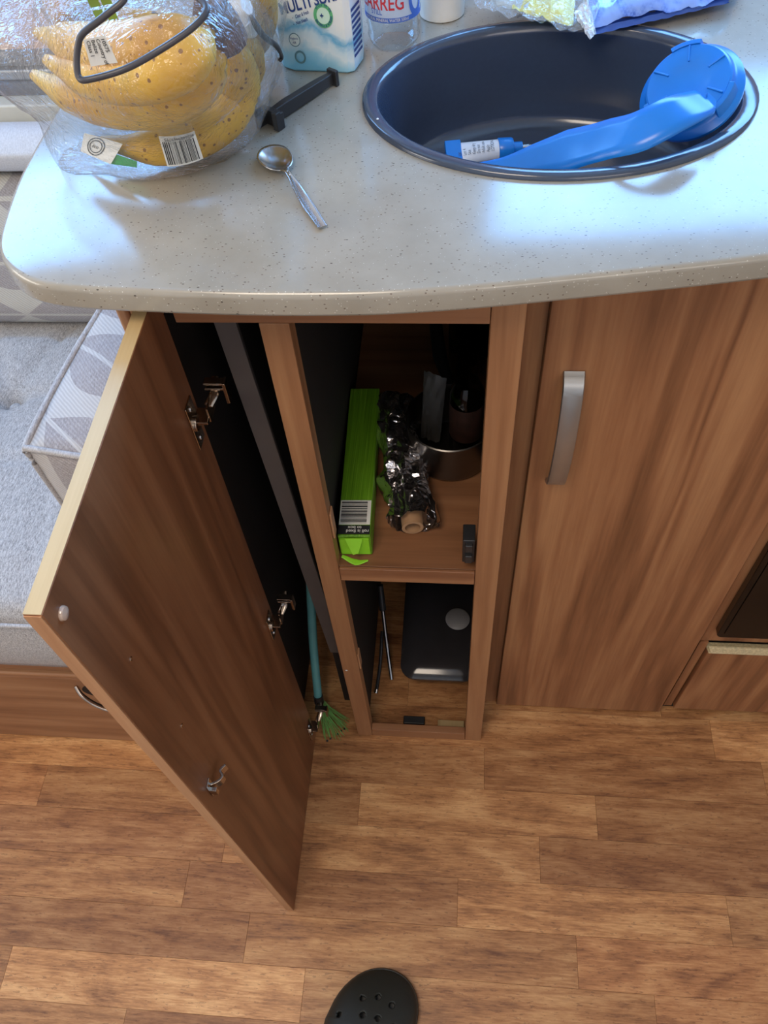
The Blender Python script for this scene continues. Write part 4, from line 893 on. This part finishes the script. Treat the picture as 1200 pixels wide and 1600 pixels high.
obj('cardboard_tube', lathe([(0.009, 0), (0.0125, 0), (0.0125, 0.10), (0.009, 0.10), (0.009, 0.0)], (-0.0985, 0.050, zs+0.0130), (-0.13, 0.99, 0.02), 28, cap=False), plain('cardboard', lin(170, 132, 96), 0.7), fo, smooth=True)
# saucepan
PAN = plain('brushed_steel_pan', lin(118, 114, 110), 0.32, 1.0)
sp2 = root('saucepan', (-0.059, 0.187, zs), 'round stainless steel saucepan on the upper shelf of the open cabinet', 'saucepan')
pc = (-0.0585, 0.1745, zs)
obj('pan_body', lathe([(0.0, 0.0004), (0.042, 0.0004), (0.049, 0.004), (0.0515, 0.010), (0.0520, 0.062), (0.0535, 0.065), (0.0520, 0.066), (0.0505, 0.062), (0.0500, 0.010), (0.046, 0.004), (0.0, 0.003)], pc, (0, 0, 1), 64), PAN, sp2, smooth=True, ang=50)
obj('handle', T([(-0.0585, 0.239, zs+0.045), (-0.075, 0.29, zs+0.052), (-0.085, 0.37, zs+0.056)], ([.006, .009, .008], [.004, .005, .005]), 14, 12), BLACKP, sp2, smooth=True)
jr = root('clear_jar', (-0.048, 0.19, zs+0.004), 'small clear jar with a brown and white label standing inside the saucepan', 'jar')
obj('jar_body', lathe([(0, 0), (0.018, 0), (0.02, 0.003), (0.02, 0.10), (0.014, 0.115), (0, 0.115)], (-0.040, 0.180, zs+0.0042), (0, 0, 1), 32), clearp('smoky_jar', (0.35, 0.33, 0.32, 1)), jr, smooth=True)
obj('jar_label', lathe([(0.0203, 0.03), (0.0203, 0.085)], (-0.040, 0.180, zs+0.0042), (0, 0, 1), 32, cap=False), plain('brown_label', lin(62, 40, 32), 0.5, var=0.3, sc=90), jr, smooth=True)
gp = root('grey_pouch', (-0.078, 0.20, zs+0.004), 'slim grey pouch standing inside the saucepan beside the clear jar', 'pouch')
obj('pouch_body', crumple([(-0.096, 0.190, zs+0.0090), (-0.072, 0.180, zs+0.009), (-0.064, 0.188, zs+0.115), (-0.090, 0.196, zs+0.120)], 0.006, 10, 20, 0.002, 9.0), plain('grey_pouch', lin(70, 68, 66), 0.5), gp, smooth=True)
for i, (x, y, h, nm, lb) in enumerate(((-0.045, 0.300, 0.29, 'green_bottle', 'tall green glass bottle behind the saucepan, left of a matching bottle'), (-0.0255, 0.352, 0.29, 'green_bottle', 'tall green glass bottle behind the saucepan, right of a matching bottle'))):
    r_ = root(nm, (x, y, zs), lb, 'bottle')
    obj('bottle_body', lathe([(0, 0.0005), (0.018, 0.0005), (0.0195, 0.004), (0.0195, h*.55), (0.016, h*.66), (0.0075, h*.76), (0.007, h*.97), (0.0085, h*.975), (0.0085, h), (0, h)], (x, y, zs), (0, 0, 1), 32), GREENG, r_, smooth=True)
    obj('bottle_top', lathe([(0.0092, h-.012), (0.0092, h+.003), (0, h+.003)], (x, y, zs), (0, 0, 1), 20, cap=False), STEEL, r_, smooth=True)
# ================================================================== INSIDE THE LOWER COMPARTMENT
gr = root('grill_pan', (-0.075, 0.20, 0), 'dark shallow pan with a smoky lid and pale round knob, in the lower compartment', 'pan')
GP = plain('dark_enamel_pan', lin(36, 34, 34), 0.2, spec=0.5)
def rr3(x0, x1, y0, y1, z, r): return [(x, y, z) for x, y in rrect(x0, x1, y0, y1, r, 8)]
obj('pan_body', loft(bmesh.new(), [rr3(-0.126, -0.018, 0.096, 0.335, 0.010, 0.02), rr3(-0.132, -0.012, 0.090, 0.340, 0.030, 0.024), rr3(-0.136, -0.008, 0.085, 0.345, 0.046, 0.026)]), GP, gr, smooth=True, ang=50)
obj('lid', loft(bmesh.new(), [rr3(-0.138, -0.006, 0.083, 0.347, 0.0465, 0.026), rr3(-0.138, -0.006, 0.083, 0.347, 0.050, 0.026), rr3(-0.130, -0.012, 0.092, 0.338, 0.057, 0.02), rr3(-0.110, -0.03, 0.12, 0.32, 0.061, 0.02)]), plain('smoky_glass_lid', lin(52, 50, 52), 0.12, spec=0.6), gr, smooth=True, ang=35, label='smoky dark lid')
obj('knob', lathe([(0.006, 0), (0.006, 0.006), (0.0195, 0.007), (0.021, 0.010), (0.018, 0.0125), (0, 0.013)], (-0.043, 0.188, 0.061), (0, 0, 1), 32), plain('grey_knob', lin(150, 148, 148), 0.4), gr, smooth=True, label='pale grey round knob')
for (x, y) in ((-0.10, 0.12), (-0.04, 0.12), (-0.10, 0.30), (-0.04, 0.30)): obj('foot', lathe([(0.006, 0.0002), (0.007, 0.012)], (x, y, 0), (0, 0, 1), 14), BLACKP, gr)
ut = root('metal_whisk', (-0.165, 0.12, 0), 'thin steel utensil leaning at the left of the lower compartment', 'utensil')
obj('shaft', T([(-0.155, 0.100, 0.006), (-0.163, 0.14, 0.05), (-0.170, 0.18, 0.11)], 0.0035, 12, 10), STEEL, ut, smooth=True)
obj('grip', T([(-0.170, 0.18, 0.11), (-0.174, 0.205, 0.15)], [0.006, 0.005], 6, 12), BLACKP, ut, smooth=True)
ug = root('black_tongs', (-0.178, 0.09, 0), 'thin black utensil lying on the floor of the lower compartment', 'utensil')
obj('arm', T([(-0.180, 0.075, 0.004), (-0.176, 0.12, 0.02), (-0.174, 0.17, 0.05)], 0.003, 12, 8), BLACKP, ug, smooth=True)
obj('ferrule', T([(-0.1805, 0.0735, 0.0036), (-0.1795, 0.080, 0.006)], 0.0034, 3, 10), STEEL, ug, smooth=True)
ck_ = obj('black_clip', merge(B(-0.130, -0.094, 0.020, 0.034, 0.0004, 0.010), B(-0.126, -0.098, 0.015, 0.020, 0.0004, 0.004)), BLACKP, bev=0.003); tag(ck_, 'small black plastic clip on the floor just inside the lower compartment', 'clip')
wc_ = obj('wood_offcut', B(-0.072, -0.028, 0.014, 0.030, 0.0002, 0.008), W_EDGE, bev=0.0008); tag(wc_, 'pale wood offcut on the floor inside the lower compartment, right of the black clip', 'offcut')

# ================================================================== INSIDE THE NARROW SLOT
bd = root('stored_board', (-0.243, 0.1, 0), 'grey-edged board stored upright in the narrow slot behind the open door', 'board')
def obl(bm_, xt, xb, y0t, y0b, wd, z0, z1, dep):
    return loft(bm_, [[(x, y, z) for x, y in ((xx, yy), (xx+wd, yy), (xx+wd, yy+dep), (xx, yy+dep))] for xx, yy, z in ((xb, y0b, z0), (xt, y0t, z1))])
obj('board_edge', obl(bmesh.new(), -0.266, -0.236, 0.055, 0.055, 0.020, 0.20, 0.93, 0.006), plain('grey_edge', lin(98, 90, 86), 0.5), bd, bev=0.001, label='grey front edging')
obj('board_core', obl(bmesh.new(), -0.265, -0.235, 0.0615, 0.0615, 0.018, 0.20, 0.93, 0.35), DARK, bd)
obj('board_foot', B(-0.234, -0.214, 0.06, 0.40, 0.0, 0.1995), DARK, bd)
br = root('broom', (-0.28, 0.09, 0), 'teal-handled broom with green bristles standing in the narrow slot', 'broom')
TEAL = plain('teal_plastic', lin(96, 158, 160), 0.4)
def atd(px, py, y): return at(px, py, 'y', y)
hb = at(499, 1090, 'z', 0.055)
obj('handle', T([at(497, 1088, 'z', 0.075), at(489, 1000, 'z', 0.19), at(484, 880, 'z', 0.36)], 0.0068, 20, 16), TEAL, br, smooth=True)
bx_ = bmesh.new(); rb = random.Random(11)
obj('ferrule', T([at(499, 1097, 'z', 0.062), at(497, 1087, 'z', 0.078)], [0.0082, 0.0078], 4, 16), BLACKP, br, smooth=True)
for i in range(70):
    a0 = at(499, 1097, 'z', 0.063)+Vector((rb.uniform(-.005, .005), rb.uniform(-.005, .005), 0)); e = Vector((-0.243+rb.uniform(-.020, .022), 0.000+rb.uniform(-.014, .03), 0.0015)); 
    tube(bx_, [a0, a0.lerp(e, .5)+Vector((0, 0, .004)), e], [0.0006, 0.0004], 5, 4)
o_ = obj('bristles', bx_, plain('green_bristle', lin(122, 176, 96), 0.4), br, label='fine green bristles'); o_['kind'] = 'stuff'
fb_ = bmesh.new()
for (x, y) in ((-0.234, 0.004), (-0.240, -0.002), (-0.256, -0.014), (-0.251, -0.010), (-0.229, 0.008)):
    bmesh.ops.create_icosphere(fb_, subdivisions=1, radius=0.0022, matrix=Matrix.Translation((x, y, 0.0024)))
obj('bristle_tips', fb_, BLACKP, br, label='black bristle tips')

# ================================================================== CLOG
CL = plain('dark_green_foam', lin(30, 31, 25), 0.6, var=0.08, bump=0.15)
cg = root('clog', (-0.155, -0.48, 0), 'dark olive foam clog with round vent holes, on the floor at the bottom edge', 'shoe')
def outline(v):
    """v 0 toe ... 1 heel -> centre x offset and half width"""
    hw = lerpl([0.0, 0.034, 0.046, 0.0525, 0.0560, 0.0575, 0.0570, 0.0545, 0.051, 0.0475, 0.045, 0.043, 0.0425, 0.0425, 0.0425, 0.0420, 0.041, 0.038, 0.031, 0.0], v)*1.07
    cx_ = lerpl([0.016, 0.012, 0.007, 0.003, 0.0, -0.003, -0.005, -0.006, -0.006, -0.006, -0.006], v)
    if v < 0.28: hw = 0.0600*max(0.0, 1-((0.28-v)/0.28)**2.3)**0.5
    return cx_, hw
ctoe = Vector((-0.142, -0.343, 0)); heading = math.radians(-9); Lc = 0.265
def cw(x, y, z):
    ca, sa = math.cos(heading), math.sin(heading); return Vector((ctoe.x+ca*x-sa*y, ctoe.y+sa*x+ca*y, z))
def ease(v): return v
rings = []
for z, k_ in ((0.0005, 0.94), (0.004, 1.0), (0.016, 1.02), (0.024, 1.0)):
    r_ = []
    vs_ = [0.5-0.5*math.cos(PI*i/30) for i in range(31)]
    for v in vs_: cx_, hw = outline(v); r_.append(cw(cx_+hw*k_, -v*Lc*1.0+(k_-1)*0.1*(1-2*v), z))
    for v in vs_[-2:0:-1]: cx_, hw = outline(v); r_.append(cw(cx_-hw*k_, -v*Lc+(k_-1)*0.1*(1-2*v), z))
    rings.append(r_)
obj('sole', loft(bmesh.new(), rings), CL, cg, smooth=True, ang=50)
bm = bmesh.new(); nv, nu = 110, 110; g_ = []
def hgt(v): return 0.022+0.044*math.sin(min(1, v/0.42)*PI/2)**0.8
for j in range(nv+1):
    v = (j/nv)**1.6*0.50; cx_, hw = outline(v); row = []
    for i in range(nu+1):
        a_ = PI*i/nu; row.append(bm.verts.new(cw(cx_+hw*0.99*math.cos(a_), -v*Lc+0.0, 0.020+(hgt(v)-0.020)*(math.sin(a_)**0.75))))
    g_.append(row)
for j in range(nv):
    for i in range(nu): bm.faces.new((g_[j][i], g_[j][i+1], g_[j+1][i+1], g_[j+1][i]))
bmesh.ops.remove_doubles(bm, verts=bm.verts, dist=1e-6)
holes = [at(x, y, 'z', z) for x, y, z in ((566, 1558, .056), (590, 1556, .056), (612, 1570, .054), (529, 1584, .052), (566, 1585, .061), (590, 1590, .063), (545, 1612, .062), (615, 1604, .06), (578, 1622, .066))]
kill = []
rh = 0.0042
for fc in bm.faces:
    c_ = fc.calc_center_median()
    if any(((c_.x-h_.x)**2+(c_.y-h_.y)**2) < (rh*0.92)**2 and c_.z > 0.03 for h_ in holes): kill.append(fc)
bmesh.ops.delete(bm, geom=kill, context='FACES')
for v in bm.verts:
    for h_ in holes:
        d_ = Vector((v.co.x-h_.x, v.co.y-h_.y)); 
        if v.co.z > 0.03 and 0.7*rh < d_.length < rh*1.08 and any(e.is_boundary for e in v.link_edges): d_ = d_.normalized()*rh; v.co.x = h_.x+d_.x; v.co.y = h_.y+d_.y
obj('upper', bm, CL, cg, smooth=True, ang=60, solid=0.004)
obj('insole', loft(bmesh.new(), [[cw(x, y, z) for x, y in [(outline(v)[0]+outline(v)[1]*.9, -v*Lc) for v in [i/20 for i in range(1, 20)]]+[(outline(v)[0]-outline(v)[1]*.9, -v*Lc) for v in [i/20 for i in range(19, 0, -1)]]] for z in (0.0245, 0.026)]), BLACKP, cg)
hr = []
for i in range(25):
    v = 0.52+0.46*(0.5-0.5*math.cos(PI*min(i, 24-i)/12)) ; sgn = 1 if i <= 12 else -1; cx_, hw = outline(min(v, 0.995)); hr.append((cx_+sgn*hw*0.95, -v*Lc))
bm = bmesh.new(); lo = [bm.verts.new(cw(x, y, 0.022)) for x, y in hr]; hi = [bm.verts.new(cw(x*0.96, y, 0.050)) for x, y in hr]
for i in range(24): bm.faces.new((lo[i], lo[i+1], hi[i+1], hi[i]))
obj('heel_rim', bm, CL, cg, smooth=True, solid=0.004)
